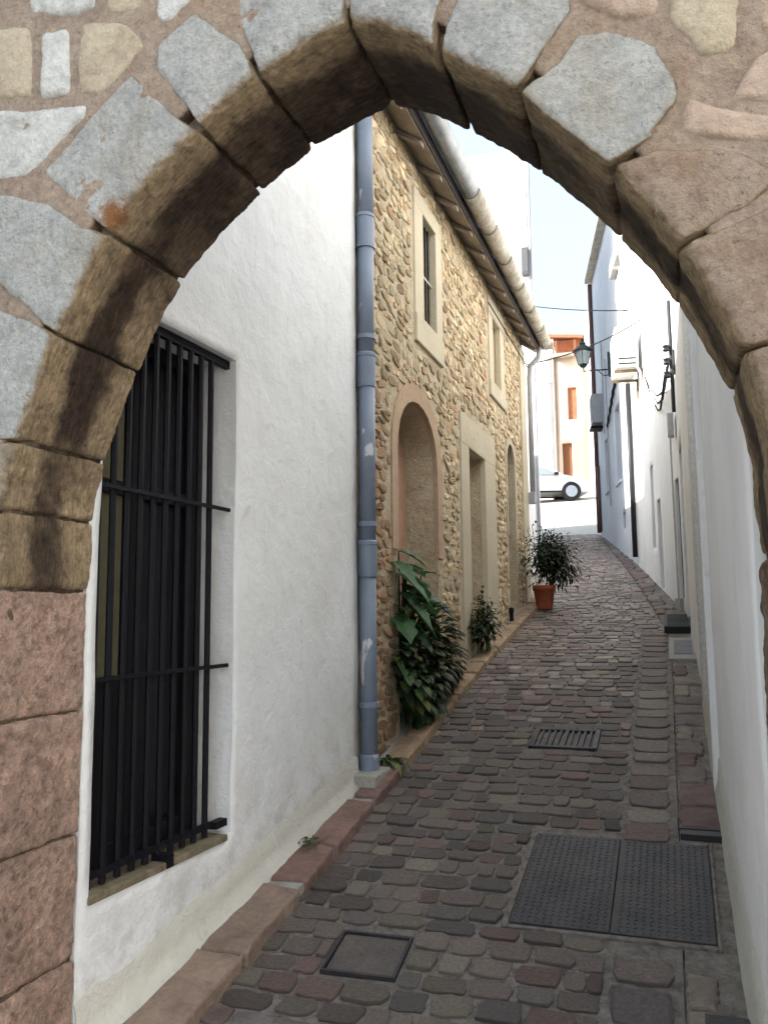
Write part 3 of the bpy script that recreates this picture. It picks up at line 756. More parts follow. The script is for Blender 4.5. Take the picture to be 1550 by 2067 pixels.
while z < EZ-.03:
    h = random.choice((random.uniform(.04, .07), random.uniform(.06, .12)))
    y = S0+.01+random.uniform(0, .06)
    while y < 10.93:
        wd = random.choice((random.uniform(.05, .10), random.uniform(.09, .17), random.uniform(.14, .26)))
        hh = h*random.uniform(.75, 1.08); zc = z+h/2+random.uniform(-.016, .016)+.03*noise.noise(Vector((y*1.5, z, 4)))
        if zc > G(y)-.03 and zc+hh/2 < EZ and free(y+.01, y+wd-.01, zc-hh*.4, zc+hh*.4):
            rocks.append((y+wd/2, zc, wd*random.uniform(.80, .94), hh*.88))
        y += wd
    z += h*.94
rocks.sort(key=lambda c: -c[2]*c[3]*(1 if -1.5 < c[1] < 3.35 and c[0] > 5.15 else .02)/(c[0]**3.2))
far = MB()
def rub_col(y, z):
    r = random.random(); n = noise.noise(Vector((y*.9, z*.9, 11)))
    c = (.52, .44, .315) if r < .5 else (.58, .515, .40) if r < .75 else (.42, .325, .215) if r < .95 else (.43, .29, .20)
    red = max(0, min(1, (6.4-y)/1.2))*max(0, min(1, (2.1-z)/.9+n))
    low = max(0, min(1, (.1-z)/.9))
    c = tuple(a*(1-.65*red)+b*.65*red for a, b in zip(c, (.36, .19, .115)))
    c = tuple(a*(1-.7*low)+b*.7*low for a, b in zip(c, (.24, .16, .11)))
    k = random.uniform(.8, 1.45); return tuple(min(.8, x*k*t_) for x, t_ in zip(c, (1.0, .94, .84)))
for i, (y, z, wd, h) in enumerate(rocks):
    k = random.randrange(14); col = rub_col(y, z)
    m = Matrix.Translation((SX, y, z)) @ Matrix.Rotation(random.uniform(-.22, .22), 4, 'X') @ Matrix.Rotation(random.uniform(-.1, .1), 4, 'Z') @ Matrix.Diagonal((random.uniform(.003, .019), wd, h, 1))
    if i < 300:
        o = bpy.data.objects.new('rubble_stone', RM[k]); COL.objects.link(o); o.parent = sh
        o.matrix_parent_inverse = W2L(sh).inverted(); o.matrix_basis = m; o.color = (*col, 1)
    else:
        vs, fs = RT[k]; far.add([m @ Vector(v) for v in vs], fs, col)
fo = far.build('distant_rubble', RUB_A, sh, smooth=False, attr=True, fix=False); fo['kind'] = 'stuff'
MB().box(SX-.06, SX+.035, 10.94, 11.295, -.1, EZ-.15).build('corner_pilaster', CREAM, sh, bevel=.015)
# eaves: sloping soffit, roof, clay gutter
MB().box(-1.642, -1.626, S0-.05, S1+.1, 3.552, 3.76).build('fascia', DARKWOOD, sh)
mb = MB(); mb.add([(-1.92, S0, 3.74), (-1.64, S0, 3.545), (-1.64, S1+.1, 3.545), (-1.92, S1+.1, 3.74), (-1.92, S0, 3.78), (-1.64, S0, 3.59), (-1.64, S1+.1, 3.59), (-1.92, S1+.1, 3.78)],
       [(0, 1, 2, 3), (4, 7, 6, 5), (0, 4, 5, 1), (1, 5, 6, 2), (2, 6, 7, 3), (3, 7, 4, 0)]); eb = mb.build('eave_board', SOFB, sh)
for k in range(12):
    y = S0+.35+k*.54
    mb = MB(); mb.add([(-1.90, y, 3.715), (-1.655, y, 3.545), (-1.655, y+.06, 3.545), (-1.90, y+.06, 3.715), (-1.90, y, 3.672), (-1.655, y, 3.506), (-1.655, y+.06, 3.506), (-1.90, y+.06, 3.672)],
        [(0, 1, 2, 3), (4, 7, 6, 5), (0, 4, 5, 1), (1, 5, 6, 2), (2, 6, 7, 3), (3, 7, 4, 0)]); mb.build('rafter_end', SOFB, eb)
roof = MB(); n = 60; vs = []
for k in range(n+1):
    y = S0+(S1+.1-S0)*k/n; dz = .03*math.cos(k*math.pi)
    for x, z in ((-1.66, 3.66), (-4.3, 5.0), (-6.0, 4.2)): vs.append((x, y, z+dz))
for k in range(n+1):
    y = S0+(S1+.1-S0)*k/n
    for x, z in ((-1.66, 3.60), (-4.3, 4.9), (-6.0, 4.1)): vs.append((x, y, z))
fs = [(k*3+q, k*3+3+q, k*3+4+q, k*3+1+q) for k in range(n) for q in (0, 1)]
o_ = 3*(n+1); fs += [(o_+k*3+q, o_+k*3+1+q, o_+k*3+4+q, o_+k*3+3+q) for k in range(n) for q in (0, 1)]
fs += [(k*3, o_+k*3, o_+k*3+3, k*3+3) for k in range(n)]
roof.add(vs, fs); rf = roof.build('roof', CLAY, sh, fix=False)
def half_pipe(y0, y1, r0, r1, mat, name):
    mb = MB(); vs = []; n = 12; c = (-1.54, 3.69)
    for y, r in ((y0, r0), (y1, r1)):
        for rr in (r, r-.012):
            for k in range(n+1):
                a = math.pi+math.pi*k/n*1.02; vs.append((c[0]+rr*math.cos(a), y, c[1]+rr*math.sin(a)*1.15))
    m_ = n+1; fs = []
    for k in range(n):
        fs += [(k, k+1, 2*m_+k+1, 2*m_+k), (m_+k, 3*m_+k, 3*m_+k+1, m_+k+1), (k, m_+k, m_+k+1, k+1), (2*m_+k, 2*m_+k+1, 3*m_+k+1, 3*m_+k)]
    fs += [(0, 2*m_, 3*m_, m_), (n, m_+n, 3*m_+n, 2*m_+n)]
    mb.add(vs, fs); return mb.build(name, mat, sh, smooth=True)
o = half_pipe(S0-.1, 6.95, .078, .078, ZINC, 'gutter_segment'); o['label'] = 'grey zinc gutter length'
y = 6.88
for k in range(6):
    half_pipe(y, y+.80, .088, .074, CLAY, 'gutter_segment'); y += .755
MB().box(-1.62, -1.44, 11.38, 11.42, 3.60, 3.73).build('gutter_end', CLAY, sh, bevel=.006)
MB().tube([(-1.62, 11.3, 3.60), (-1.64, 11.3, 3.46), (-1.76, 11.33, 3.36), (-1.775, 11.33, 3.2), (-1.775, 11.33, 1.6)], .035, 10).build('downpipe', GREYPL, sh, smooth=True)
MB().box(-1.84, -1.74, 11.26, 11.38, 1.45, 1.60).build('pipe_box', GREYPL, sh, bevel=.006)
MB().tube([(-1.80, 8.8, 3.38), (-1.80, 11.4, 3.36)], .008, 6).build('gutter_cable', IRON, sh)

# ------------------------------------------------------------------ stone archway
AY0, AY1 = 2.0, 2.43
INTR = [(-1.925, -1.75), (-1.925, -.9), (-1.93, -.35), (-1.92, .07), (-1.90, .40), (-1.86, .52), (-1.80, .70), (-1.72, .89), (-1.63, 1.05), (-1.53, 1.19), (-1.43, 1.285), (-1.32, 1.38), (-1.19, 1.47), (-1.05, 1.55), (-.92, 1.595), (-.79, 1.632),
        (-.70, 1.597), (-.61, 1.545), (-.47, 1.44), (-.33, 1.325), (-.22, 1.205), (-.11, 1.08), (-.03, .97), (.07, .80), (.16, .59), (.205, .38), (.215, .1), (.20, -.5), (.20, -1.75)]
ar = thing('stone_archway', 'pointed stone archway of big pale voussoirs over the foot of the lane', 'archway', (-.85, 2.2, -1.55))
def near_intr(p, tol):
    best = 9
    for a, b in zip(INTR, INTR[1:]):
        a = Vector(a); b = Vector(b); d = b-a; t_ = max(0, min(1, (p-a).dot(d)/d.length_squared)); best = min(best, (p-a-d*t_).length)
    return best < tol
def rough_stone(name, poly, y0, y1, mats, parent, voxel=.0095, amp=.0085, chamfer=.05, edge=.014, flat=0.0):
    bm = bmesh.new(); n = len(poly)
    A = sum(poly[i][0]*poly[(i+1) % n][1]-poly[(i+1) % n][0]*poly[i][1] for i in range(n))
    if A < 0: poly = poly[::-1]
    f = [bm.verts.new((x, y0, z)) for x, z in poly]; bk = [bm.verts.new((x, y1, z)) for x, z in poly]
    bm.faces.new(f); bm.faces.new(bk[::-1])
    for i in range(n): bm.faces.new((f[i], bk[i], bk[(i+1) % n], f[(i+1) % n]))
    bmesh.ops.recalc_face_normals(bm, faces=bm.faces)
    if chamfer:
        ed = []
        for i in range(n):
            a, b = f[i], f[(i+1) % n]
            mid = Vector(((a.co.x+b.co.x)/2, (a.co.z+b.co.z)/2))
            if near_intr(mid, .02) and near_intr(Vector((a.co.x, a.co.z)), .03) and near_intr(Vector((b.co.x, b.co.z)), .03): ed.append(bm.edges.get((a, b)))
        ed = [e for e in ed if e]
        if ed: bmesh.ops.bevel(bm, geom=ed, offset=chamfer, segments=3, affect='EDGES', profile=.5, clamp_overlap=True)
    bmesh.ops.bevel(bm, geom=[e for e in bm.edges if e.calc_face_angle(0) > .9], offset=edge, segments=2, affect='EDGES', profile=.5, clamp_overlap=True)
    bmesh.ops.triangulate(bm, faces=bm.faces)
    me = bpy.data.meshes.new(name); bm.to_mesh(me); bm.free()
    o = put(name, me)
    md = o.modifiers.new('r', 'REMESH'); md.mode = 'VOXEL'; md.voxel_size = voxel
    sm = o.modifiers.new('s', 'SMOOTH'); sm.factor = .5; sm.iterations = 4
    dg = bpy.context.evaluated_depsgraph_get(); dg.update()
    nm = bpy.data.meshes.new_from_object(o.evaluated_get(dg)); o.modifiers.clear(); old = o.data; o.data = nm; bpy.data.meshes.remove(old)
    sd = random.uniform(0, 50)
    ns = [v.normal.copy() for v in nm.vertices]
    for v, nn in zip(nm.vertices, ns):
        c = v.co
        q = noise.noise(c*6+Vector((sd, 0, 0)))*.7+noise.noise(c*15+Vector((0, sd, 0)))*.45+(abs(noise.noise(c*27+Vector((sd, 0, 0))))-.25)*.5+noise.noise(c*60)*.2
        k = noise.noise(c*11+Vector((3, sd, 9)))
        if k < -.25: q += (k+.25)*1.1         # broken-off flakes and pits
        v.co = c+nn*(amp*q)
    nm.materials.clear()
    for m in mats: nm.materials.append(m)
    nm.update()
    if len(mats) > 1:
        nm.polygons.foreach_set('material_index', [0 if p.normal.y < -.72 else 1 for p in nm.polygons])
    nm.polygons.foreach_set('use_smooth', [True]*len(nm.polygons))
    o.parent = parent; o.matrix_parent_inverse = W2L(parent).inverted()
    return o
VOUS = [
 ('pale', [(-1.856, .534), (-1.80, .70), (-1.741, .843), (-1.83, .90), (-2.05, 1.0), (-2.29, .75), (-2.1, .55)]),
 ('pale', [(-1.738, .849), (-1.63, 1.05), (-1.565, 1.146), (-1.66, 1.18), (-1.77, 1.27), (-1.97, 1.34), (-2.14, 1.30), (-2.14, 1.12), (-1.95, 1.03)]),
 ('pale', [(-1.560, 1.152), (-1.43, 1.285), (-1.265, 1.419), (-1.31, 1.45), (-1.49, 1.64), (-1.81, 1.38), (-1.61, 1.19)]),
 ('pale', [(-1.259, 1.423), (-1.19, 1.47), (-1.073, 1.538), (-1.10, 1.61), (-1.12, 1.645), (-1.27, 1.785), (-1.40, 1.71), (-1.40, 1.63), (-1.28, 1.465)]),
 ('pale', [(-1.067, 1.541), (-.92, 1.595), (-.796, 1.630), (-.79, 1.70), (-.78, 1.80), (-.95, 1.95), (-1.13, 1.93), (-1.13, 1.73), (-1.08, 1.60)]),
 ('pale', [(-.784, 1.630), (-.70, 1.597), (-.61, 1.545), (-.538, 1.491), (-.535, 1.55), (-.48, 1.72), (-.60, 1.85), (-.76, 1.80)]),
 ('pale', [(-.531, 1.487), (-.47, 1.44), (-.326, 1.319), (-.30, 1.35), (-.22, 1.45), (-.18, 1.50), (-.18, 1.58), (-.37, 1.68), (-.46, 1.64)]),
 ('pale', [(-.320, 1.313), (-.22, 1.205), (-.109, 1.078), (-.09, 1.085), (-.02, 1.12), (.06, 1.21), (.06, 1.26), (.02, 1.36), (-.07, 1.42), (-.17, 1.44), (-.22, 1.37)]),
 ('brown', [(-.104, 1.071), (-.03, .97), (.040, .850), (.2, .92), (.28, .98), (.17, 1.06), (.01, 1.10)]),
 ('brown', [(.043, .846), (.07, .80), (.161, .588), (.35, .61), (.36, .95), (.21, .90)]),
 ('brown', [(.164, .582), (.205, .38), (.213, .14), (.5, .125), (.5, .595)]),
 ('tan', [(-1.907, .325), (-1.90, .40), (-1.860, .528), (-2.02, .535), (-2.35, .53), (-2.4, .32)]),
 ('brown', [(-1.92, .088), (-1.908, .318), (-2.4, .312), (-2.4, .088)]),
]
for k, (m, p) in enumerate(VOUS):
    rough_stone('voussoir', p, AY0+random.uniform(-.006, .004), AY1+random.uniform(-.006, .004), [VM[m]], ar, edge=.007)
for z0, z1, dx in ((-.314, .080, 0), (-.717, -.321, .003), (-1.115, -.724, -.002), (-1.62, -1.122, .003)):
    rough_stone('jamb_stone', [(-1.928+dx, z0), (-1.924+dx, z1), (-2.45, z1+.01), (-2.45, z0)], AY0+.0, AY1, [JAMB], ar, amp=.010, chamfer=.035, edge=.008)
for z0, z1 in ((-.43, .125), (-.91, -.445), (-1.5, -.925)):
    rough_stone('jamb_stone', [(.21, z1), (.203, z0), (.62, z0), (.62, z1)], AY0, AY1, [JAMBR], ar, amp=.012, edge=.010)
FM = {'f': FACE, 'b': BROWNFACE, 't': TANSTONE}
WST = [
 ('t', [(-2.26, 1.98), (-1.88, 1.90), (-1.86, 1.64), (-2.24, 1.71)]), ('f', [(-1.84, 1.86), (-1.73, 1.85), (-1.71, 1.62), (-1.83, 1.63)]),
 ('t', [(-1.70, 1.87), (-1.50, 1.81), (-1.44, 1.72), (-1.56, 1.61), (-1.61, 1.59), (-1.69, 1.61)]), ('f', [(-2.24, 1.67), (-1.64, 1.575), (-1.66, 1.53), (-1.78, 1.43), (-1.86, 1.37), (-2.22, 1.42)]),
 ('f', [(-1.91, 2.13), (-1.62, 2.04), (-1.63, 1.88), (-1.76, 1.895), (-1.89, 1.935)]), ('t', [(-1.60, 2.04), (-1.43, 1.99), (-1.45, 1.83), (-1.54, 1.84), (-1.60, 1.87)]),
 ('f', [(-1.41, 2.02), (-1.17, 1.96), (-1.28, 1.82), (-1.38, 1.77), (-1.42, 1.81)]), ('t', [(.05, 1.57), (.22, 1.52), (.2, 1.39), (.2, 1.30), (.11, 1.30), (.09, 1.36), (.05, 1.41)]),
 ('b', [(.23, 1.28), (.42, 1.34), (.42, 1.11), (.17, 1.18)]), ('b', [(-.15, 1.68), (.03, 1.60), (.03, 1.43), (-.07, 1.45), (-.15, 1.51)]),
 ('b', [(.08, 1.22), (.16, 1.165), (.42, 1.09), (.45, .99), (.21, 1.07), (.05, 1.12)]), ('b', [(.25, 1.58), (.5, 1.5), (.5, 1.36), (.24, 1.31)]),
 ('b', [(.39, .96), (.62, .95), (.62, .6), (.37, .62)]), ('b', [(.52, .58), (.75, .58), (.75, .14), (.53, .14)]),
]
for m, p in WST:
    rough_stone('wall_stone', p, AY0+random.uniform(-.008, .004), AY0+.13, [FM[m]], ar, chamfer=0, amp=.008, edge=.018)
# mortar core: fills between the stones, 15 mm behind their faces
JMORT = soffit_mat('arch_mortar', (.26, .19, .13), 2.08, 2.40, (.03, .02, .016), [(.36, .265, .205), (.54, .42, .335), (.63, .525, .43)], grain=(4, 4, 4))
def off_intr(d): return [(x+(-d if x < -.8 else d), z+(d if z > .4 else 0)) for x, z in INTR]
for d, y0, y1, am in ((.046, AY0+.007, AY0+.09, .005), (.011, AY0+.053, AY1-.010, .002)):   # the joint runs back behind the worn arris
    ci = off_intr(d)
    for p in (ci[:16][::-1]+[(-2.62, -1.75), (-2.62, 2.7), (-.79, 2.7)], [(-.79, 2.7), (1.0, 2.7), (1.0, -1.75)]+ci[15:][::-1]):
        rough_stone('mortar', p, y0, y1, [JMORT], ar, voxel=.016, amp=am, chamfer=0, edge=.004)
MB().box(-5.4, -2.6, 2.02, 2.42, -1.9, 2.7).build('side_wall', MORTAR, ar)
MB().box(.98, 3.5, 2.02, 2.42, -1.9, 2.7).build('side_wall', MORTAR, ar)

# ------------------------------------------------------------------ houses of the right side
RA, RB, RC, RD, RE = (.20, 2.44), (.17, 6.0), (.09, 10.4), (-.60, 15.0), (-1.63, 20.6)
r1 = thing('white_house', 'low smooth white house along the right edge, nearest the archway', 'house', (2, 6, -.8))
r1w = wall('wall', RA, RB, -1.7, 5.6, WHITE2, r1, [], .3, .2, .006, -1)
L2 = (Vector(RC)-Vector(RB)).length
wall('wall', RB, RC, -1.1, 5.6, WHITE2, r1, [(.45, 1.25, G(7)-.05, 1.3, .14), (3.0, 3.85, G(9.4)-.05, 1.75, .12)], .3, .2, .006, -1)
prism('body', [(.52, 2.46), (.49, 6.0), (.42, 10.38), (5, 10.38), (5, 2.46)], -1.8, 5.57, WHITE2, r1)
F = frame_on(RB, RC, -1)
g = MB(); fbox(g, F, .452, 1.248, -.139, -.11, G(7)-.05, 1.298); g.build('door', WHITEPL, r1)
g = MB(); fbox(g, F, 3.002, 3.848, -.119, -.09, G(9.4)-.05, 1.748); g.build('door', BLUEDOOR, r1)
F = frame_on(RA, RB, -1)
g = MB(); fbox(g, F, 2.62, 2.72, -.01, .035, -1.2, 5.58); g.build('pilaster', WHITE2, r1, bevel=.012)
g = MB(); g.tube([(.145, 5.75, -.55), (.145, 5.75, 4.9)], .028, 10); g.build('downpipe', WHITEPL, r1, smooth=True)
mb = MB(); vs = []
for i in range(31):
    y = 2.44+i*.14; xw = .20-.03*i/30
    for dx, dz in ((.02, .24), (-.012, .2), (-.02, .1), (-.035, .03), (-.04, -.02)):
        vs.append((xw+dx+.008*noise.noise(Vector((y*5, dz*9, 2))), y, G(y)+dz+.01*noise.noise(Vector((y*4, dz*5, 7)))))
mb.add(vs, [(i*5+k, i*5+k+1, (i+1)*5+k+1, (i+1)*5+k) for i in range(30) for k in range(4)])
mb.build('skirting', plaster('splash_skirting_right', (.50, .49, .44), .5, (.27, .27, .20), strong=1.1), r1, smooth=True, fix=False)

r2 = thing('white_house', 'white house at the bend, sunlit at the top, carrying the air conditioner', 'house', (2, 12.7, .3))
L3 = (Vector(RD)-Vector(RC)).length
wall('wall', RC, RD, -.4, 7.0, WHITE2, r2, [(.04, .36, G(10.7)+.12, 1.56, .07), (1.62, 1.95, G(12)+.05, 1.52, .12), (2.25, 2.55, .9, 2.1, .06)], .3, .2, .006, -1)
prism('body', [(.42, 10.42), (-.27, 14.98), (5, 14.98), (5, 10.42)], -.6, 6.97, WHITE2, r2)
F = frame_on(RC, RD, -1)
g = MB(); fbox(g, F, .042, .358, -.069, -.04, G(10.7)+.12, 1.558); g.build('door', BLACKPL, r2)
g = MB(); fbox(g, F, .10, .46, -.05, .05, G(10.7)-.1, G(10.7)+.118); g.build('doorstep', CEMENT, r2, bevel=.01)
g = MB(); fbox(g, F, 1.622, 1.948, -.119, -.09, G(12)+.05, 1.518); g.build('door', M('grey_door', (.30, .31, .31), 6, .6, .1, 40), r2)
g = MB(); fbox(g, F, 2.252, 2.548, -.059, -.03, .902, 2.098); g.build('window', GREYPL, r2)
g = MB(); g.tube([(-.63, 14.82, .9), (-.63, 14.82, 3.9)], .045, 10); g.build('downpipe', BLACKPL, r2, smooth=True)
g = MB(); g.tube([(-.63, 14.82, 3.9), (-.63, 14.82, 6.6)], .04, 10); g.build('downpipe', GREYPL, r2, smooth=True)
g = MB(); fbox(g, F, .05, L3-.02, -.3, .18, 6.98, 7.06); g.build('eave', CLAY, r2)

r3 = thing('white_house', 'white house with blue shade painted into its walls at the far right end of the lane, with the lantern', 'house', (1, 17.8, 1.2))
L4 = (Vector(RE)-Vector(RD)).length
wall('wall', RD, RE, .2, 8.05, SHADEWHITE, r3, [(1.55, 2.25, 2.5, 4.0, .15), (3.55, 4.15, 2.6, 3.75, .15), (1.3, 1.65, 1.55, 1.85, .1)], .3, .22, .006, -1)
prism('body', [(-.27, 15.02), (-1.30, 20.58), (5, 20.58), (5, 15.02)], .2, 8.02, SHADEWHITE, r3)
F = frame_on(RD, RE, -1)
for a, b, c, d in ((1.55, 2.25, 2.5, 4.0), (3.55, 4.15, 2.6, 3.75)):
    g = MB(); fbox(g, F, a+.002, b-.002, -.149, -.12, c+.002, d-.002); wi = g.build('window', BLUEDOOR, r3)
    g = MB(); fbox(g, F, a-.05, b+.05, -.02, .05, c-.05, c-.002); g.build('sill', SHADEWHITE, wi)
g = MB(); fbox(g, F, 1.302, 1.648, -.099, -.06, 1.552, 1.848); g.build('vent', BLACKPL, r3)
g = MB(); g.tube([F(L4-.05, .05, 1.85), F(L4-.05, .05, 8.0)], .05, 10); g.build('downpipe', COPPER, r3, smooth=True)
g = MB(); g.tube([F(L4-.35, .05, 1.85), F(L4-.35, .05, 3.4)], .04, 10); g.build('downpipe', COPPER, r3, smooth=True)
g = MB(); fbox(g, F, -.05, L4+.05, -.35, .16, 8.06, 8.15); g.build('eave', CLAY, r3)
for u in (.1, .75):
    g = MB(); fbox(g, F, u, u+.5, -.02, .12, 6.35, 6.62); g.build('eave_corbel', CEMENT, r3, bevel=.02)
g = MB(); g.tube([F(3.3, .03, 5.4), F(3.3, .03, 2.2)], .015, 6); g.build('conduit', GREYPL, r3)
g = MB(); g.tube([F(3.9, .03, 6.0), F(3.9, .03, 3.9)], .015, 6); g.build('conduit', GREYPL, r3)

# --- tall white house ahead on the left
LT = (-2.34, 15.5); LU = (-3.20, 20.6)
tl = thing('white_house', 'tall white house rising behind the stone house roof', 'house', (-4, 17, 1))
wall('wall', (-9, 15.5), LT, .3, 9.0, WHITE2, tl, [], .3, .3, .006, 1)
wall('wall', (LT[0]-.0, LT[1]+.002), LU, .3, 9.0, WHITE2, tl, [], .3, .3, .006, 1)
prism('body', [(-2.67, 15.82), (-3.51, 20.58), (-9, 20.58), (-9, 15.82)], .3, 8.97, WHITE2, tl)
g = MB(); g.tube([(-2.375, 15.44, 8.05), (-2.375, 15.44, 6.85)], .022, 6); g.tube([(-2.375, 15.44, 8.05), (-2.47, 15.46, 8.05)], .014, 6); g.build('conduit', GREYPL, tl)
g = MB(); g.tube([(-2.318, 15.46, 8.95), (-2.318, 15.46, 1.0)], .022, 8); g.build('downpipe', M('light_grey_pipe', (.30, .30, .33), 5, .5, .05, 40), tl)
bx = thing('meter_box', 'narrow dark grey box high on the corner of the tall white house', 'meter box', (-2.42, 15.40, 6.36))
MB().box(-2.49, -2.355, 15.36, 15.495, 6.36, 6.90).build('casing', DKGREY, bx, bevel=.01)
MB().box(-2.48, -2.365, 15.352, 15.361, 6.40, 6.86).build('lid', DKGREY, bx, bevel=.004)
lw = thing('garden_wall', 'low white wall linking the stone house and the tall white house', 'wall', (-2.2, 13.4, .5))
wall('wall', (-1.95, 11.32), (-2.37, 15.48), -.2, 2.9, WHITE2, lw, [], .25, .3, .006, 1)

# ------------------------------------------------------------------ fittings on the right side
ac = thing('air_conditioner', 'white air conditioner unit on brackets high on the sunlit wall', 'air conditioner', (-.45, 13.2, 3.6))
F = frame_on(RC, RD, -1)
g = MB(); fbox(g, F, 2.75, 3.55, .06, .40, 3.72, 4.36); cs = g.build('casing', WHITEPL, ac, bevel=.02)
fan = MB(); c = Vector(F(3.1, .405, 4.04)); fan_v = []
nrm = Vector(F(0, 1, 0))-Vector(F(0, 0, 0)); al = Vector(F(1, 0, 0))-Vector(F(0, 0, 0))
for rr in (.25, .19, .13, .07):
    pts = [c+al*rr*math.cos(2*math.pi*k/20)+Vector((0, 0, rr*math.sin(2*math.pi*k/20))) for k in range(21)]
    fan.tube(pts, .006, 5)
fan.build('fan_grille', GREYPL, ac)
for z in (3.76, 3.84):
    g = MB(); fbox(g, F, 2.742, 2.752, .10, .36, z, z+.022); g.build('louvre', BLACKPL, cs)
for u in (2.85, 3.45):
    g = MB(); fbox(g, F, u-.02, u+.02, .0, .42, 3.66, 3.70); fbox(g, F, u-.02, u+.02, .0, .03, 3.38, 3.66); g.build('bracket', M('rusty_bracket', (.16, .12, .06), 8, .7, .2, 40), ac)
g = MB(); g.tube([F(2.76, .1, 3.74), F(2.66, .06, 3.6), F(2.6, .04, 3.3), F(2.55, .03, 2.6)], .02, 6); g.build('hose', GREYPL, ac)

ln = thing('street_lantern', 'green iron street lantern on a wall arm at the end of the lane', 'street lantern', (-1.6, 17.6, 5.0))
lx, ly, lz = -1.62, 17.62, 5.08
MB().box(-1.125, -1.085, 17.56, 17.70, 4.85, 5.35).build('wall_plate', GREENIR, ln)
MB().tube([(-1.10, 17.63, 4.99), (-1.4, 17.62, 5.0), (lx, ly, 5.0), (lx, ly, 5.10)], .016, 8).build('arm', GREENIR, ln)
MB().tube([(-1.10, 17.63, 4.88), (-1.2, 17.63, 4.86), (-1.28, 17.63, 4.93), (-1.33, 17.63, 4.99)], .010, 6).build('scroll', GREENIR, ln)
MB().lathe((lx, ly, lz), [(.05, 0), (.085, .05), (.105, .07)], 4).build('base', GREENIR, ln)
MB().lathe((lx, ly, lz), [(.10, .071), (.165, .34)], 4).build('glass', LGLASS, ln)
for k in range(4):
    a = k*math.pi/2; MB().tube([(lx+.103*math.cos(a), ly+.103*math.sin(a), lz+.07), (lx+.168*math.cos(a), ly+.168*math.sin(a), lz+.345)], .009, 5).build('corner_rod', GREENIR, ln)
MB().lathe((lx, ly, lz), [(.20, .342), (.215, .36), (.11, .46), (.06, .48), (.07, .53), (.025, .56), (.02, .62)], 16).build('cap', GREENIR, ln)

mbx = thing('meter_box', 'pale grey junction box at the corner under the lantern', 'meter box', (-1.5, 19.6, 4.5))
F = frame_on(RD, RE, -1)
g = MB(); fbox(g, F, 4.35, 4.75, .002, .24, 4.25, 4.92); g.build('casing', GREYPL, mbx, bevel=.015)
g = MB(); fbox(g, F, 4.40, 4.70, .235, .255, 4.32, 4.86); g.build('lid', GREYPL, mbx, bevel=.01)
g = MB(); fbox(g, F, 4.38, 4.80, .002, .27, 4.12, 4.18); g.build('shelf', IRON, mbx)
cb = thing('cable_bundle', 'looped black cable bundle slanting along the shade-tinted wall', 'cable', (-.8, 16.5, 4.2))
for k in range(3):
    pts = [F(.5+i*.3, .04+.02*math.sin(i*2+k*2), 4.85-.105*i*1.0+.05*math.sin(i*2.2+k*2.1)) for i in range(10)]
    g = MB(); g.tube(pts, .014, 6); g.build('cable', IRON, cb)
el = thing('cable_bracket', 'black power line bracket with insulators on the right wall by the arch', 'cable bracket', (.1, 10.3, 2.6))
F = frame_on(RC, RD, -1)
g = MB(); g.tube([(.07, 10.20, 3.65), (.07, 10.20, 2.3)], .022, 8); g.build('post', BLACKPL, el)
for z in (3.02, 2.86, 2.7): MB().lathe((.02, 10.16, z), [(.02, 0), (.045, .01), (.03, .04), (.045, .07), (.02, .08)], 10).build('insulator', BLACKPL, el)
MB().box(.08, .17, 9.55, 9.75, 2.62, 2.86).build('junction_box', BLACKPL, el, bevel=.008)
MB().box(-.01, .06, 10.30, 10.5, 2.05, 2.32).build('junction_box', GREYPL, el, bevel=.008)
for k in range(3):
    pts = [(.05-.03*k, 10.2, 2.95-.1*k), (-.02-.03*k, 10.9, 2.75-.12*k), (-.12, 11.8, 2.9-.1*k), (-.22, 12.5, 3.2-.05*k), (-.30, 13.0, 3.55)]
    g = MB(); g.tube(pts, .013, 6); g.build('cable', IRON, el)
g = MB(); g.tube([(.02, 10.3, 2.3), (.015, 10.35, 1.9), (.02, 10.4, -.0)], .012, 6); g.build('cable', GREYPL, el)
def cable(label, p, q, sag, r=.010):
    p, q = Vector(p), Vector(q); pts = [p.lerp(q, i/14)-Vector((0, 0, sag*4*(i/14)*(1-i/14))) for i in range(15)]
    return tag(MB().tube(pts, r, 6).build('overhead_cable', IRON), label, 'cable')
cable('upper thin overhead cable crossing the lane against the sky', (-2.33, 15.45, 5.75), (-.42, 13.8, 4.85), .04)
cable('lower overhead cable sagging across the lane just above the lantern', (-1.80, 11.35, 3.40), (-.30, 13.1, 4.45), .10)

# ------------------------------------------------------------------ plants
def leaf_mesh(mb, base, dirv, up, L, Wd, droop, col, seg=4, lobes=0):
    d = Vector(dirv).normalized(); s_ = d.cross(Vector(up)).normalized(); n = s_.cross(d).normalized()
    vs = []; p = Vector(base)
    for i in range(seg+1):
        u = i/seg; wv = Wd*math.sin(math.pi*min(1, u*.92+.08))**.75*(1 if u < .96 else .15)
        if lobes and 0 < i < seg: wv *= (1.0 if i % 2 else .72)
        c = p+d*(L*u)-Vector((0, 0, droop*u*u*L))
        vs += [c-s_*wv+n*(wv*.25), c, c+s_*wv+n*(wv*.25)]
    fs = []
    for i in range(seg): b = i*3; fs += [(b, b+1, b+4, b+3), (b+1, b+2, b+5, b+4)]
    mb.add(vs, fs, col)
def green(dark=1.0):
    k = random.uniform(.6, 1.35)*dark
    y = random.random()**3; return ((.036+.05*y)*k, random.uniform(.07, .10)*k, (.026-.006*y)*k)
t = thing('trailing_plant', 'big-leaved green plant spilling out of the arched niche onto the kerb', 'plant', (-1.78, 6.15, G(6.15)+.06))
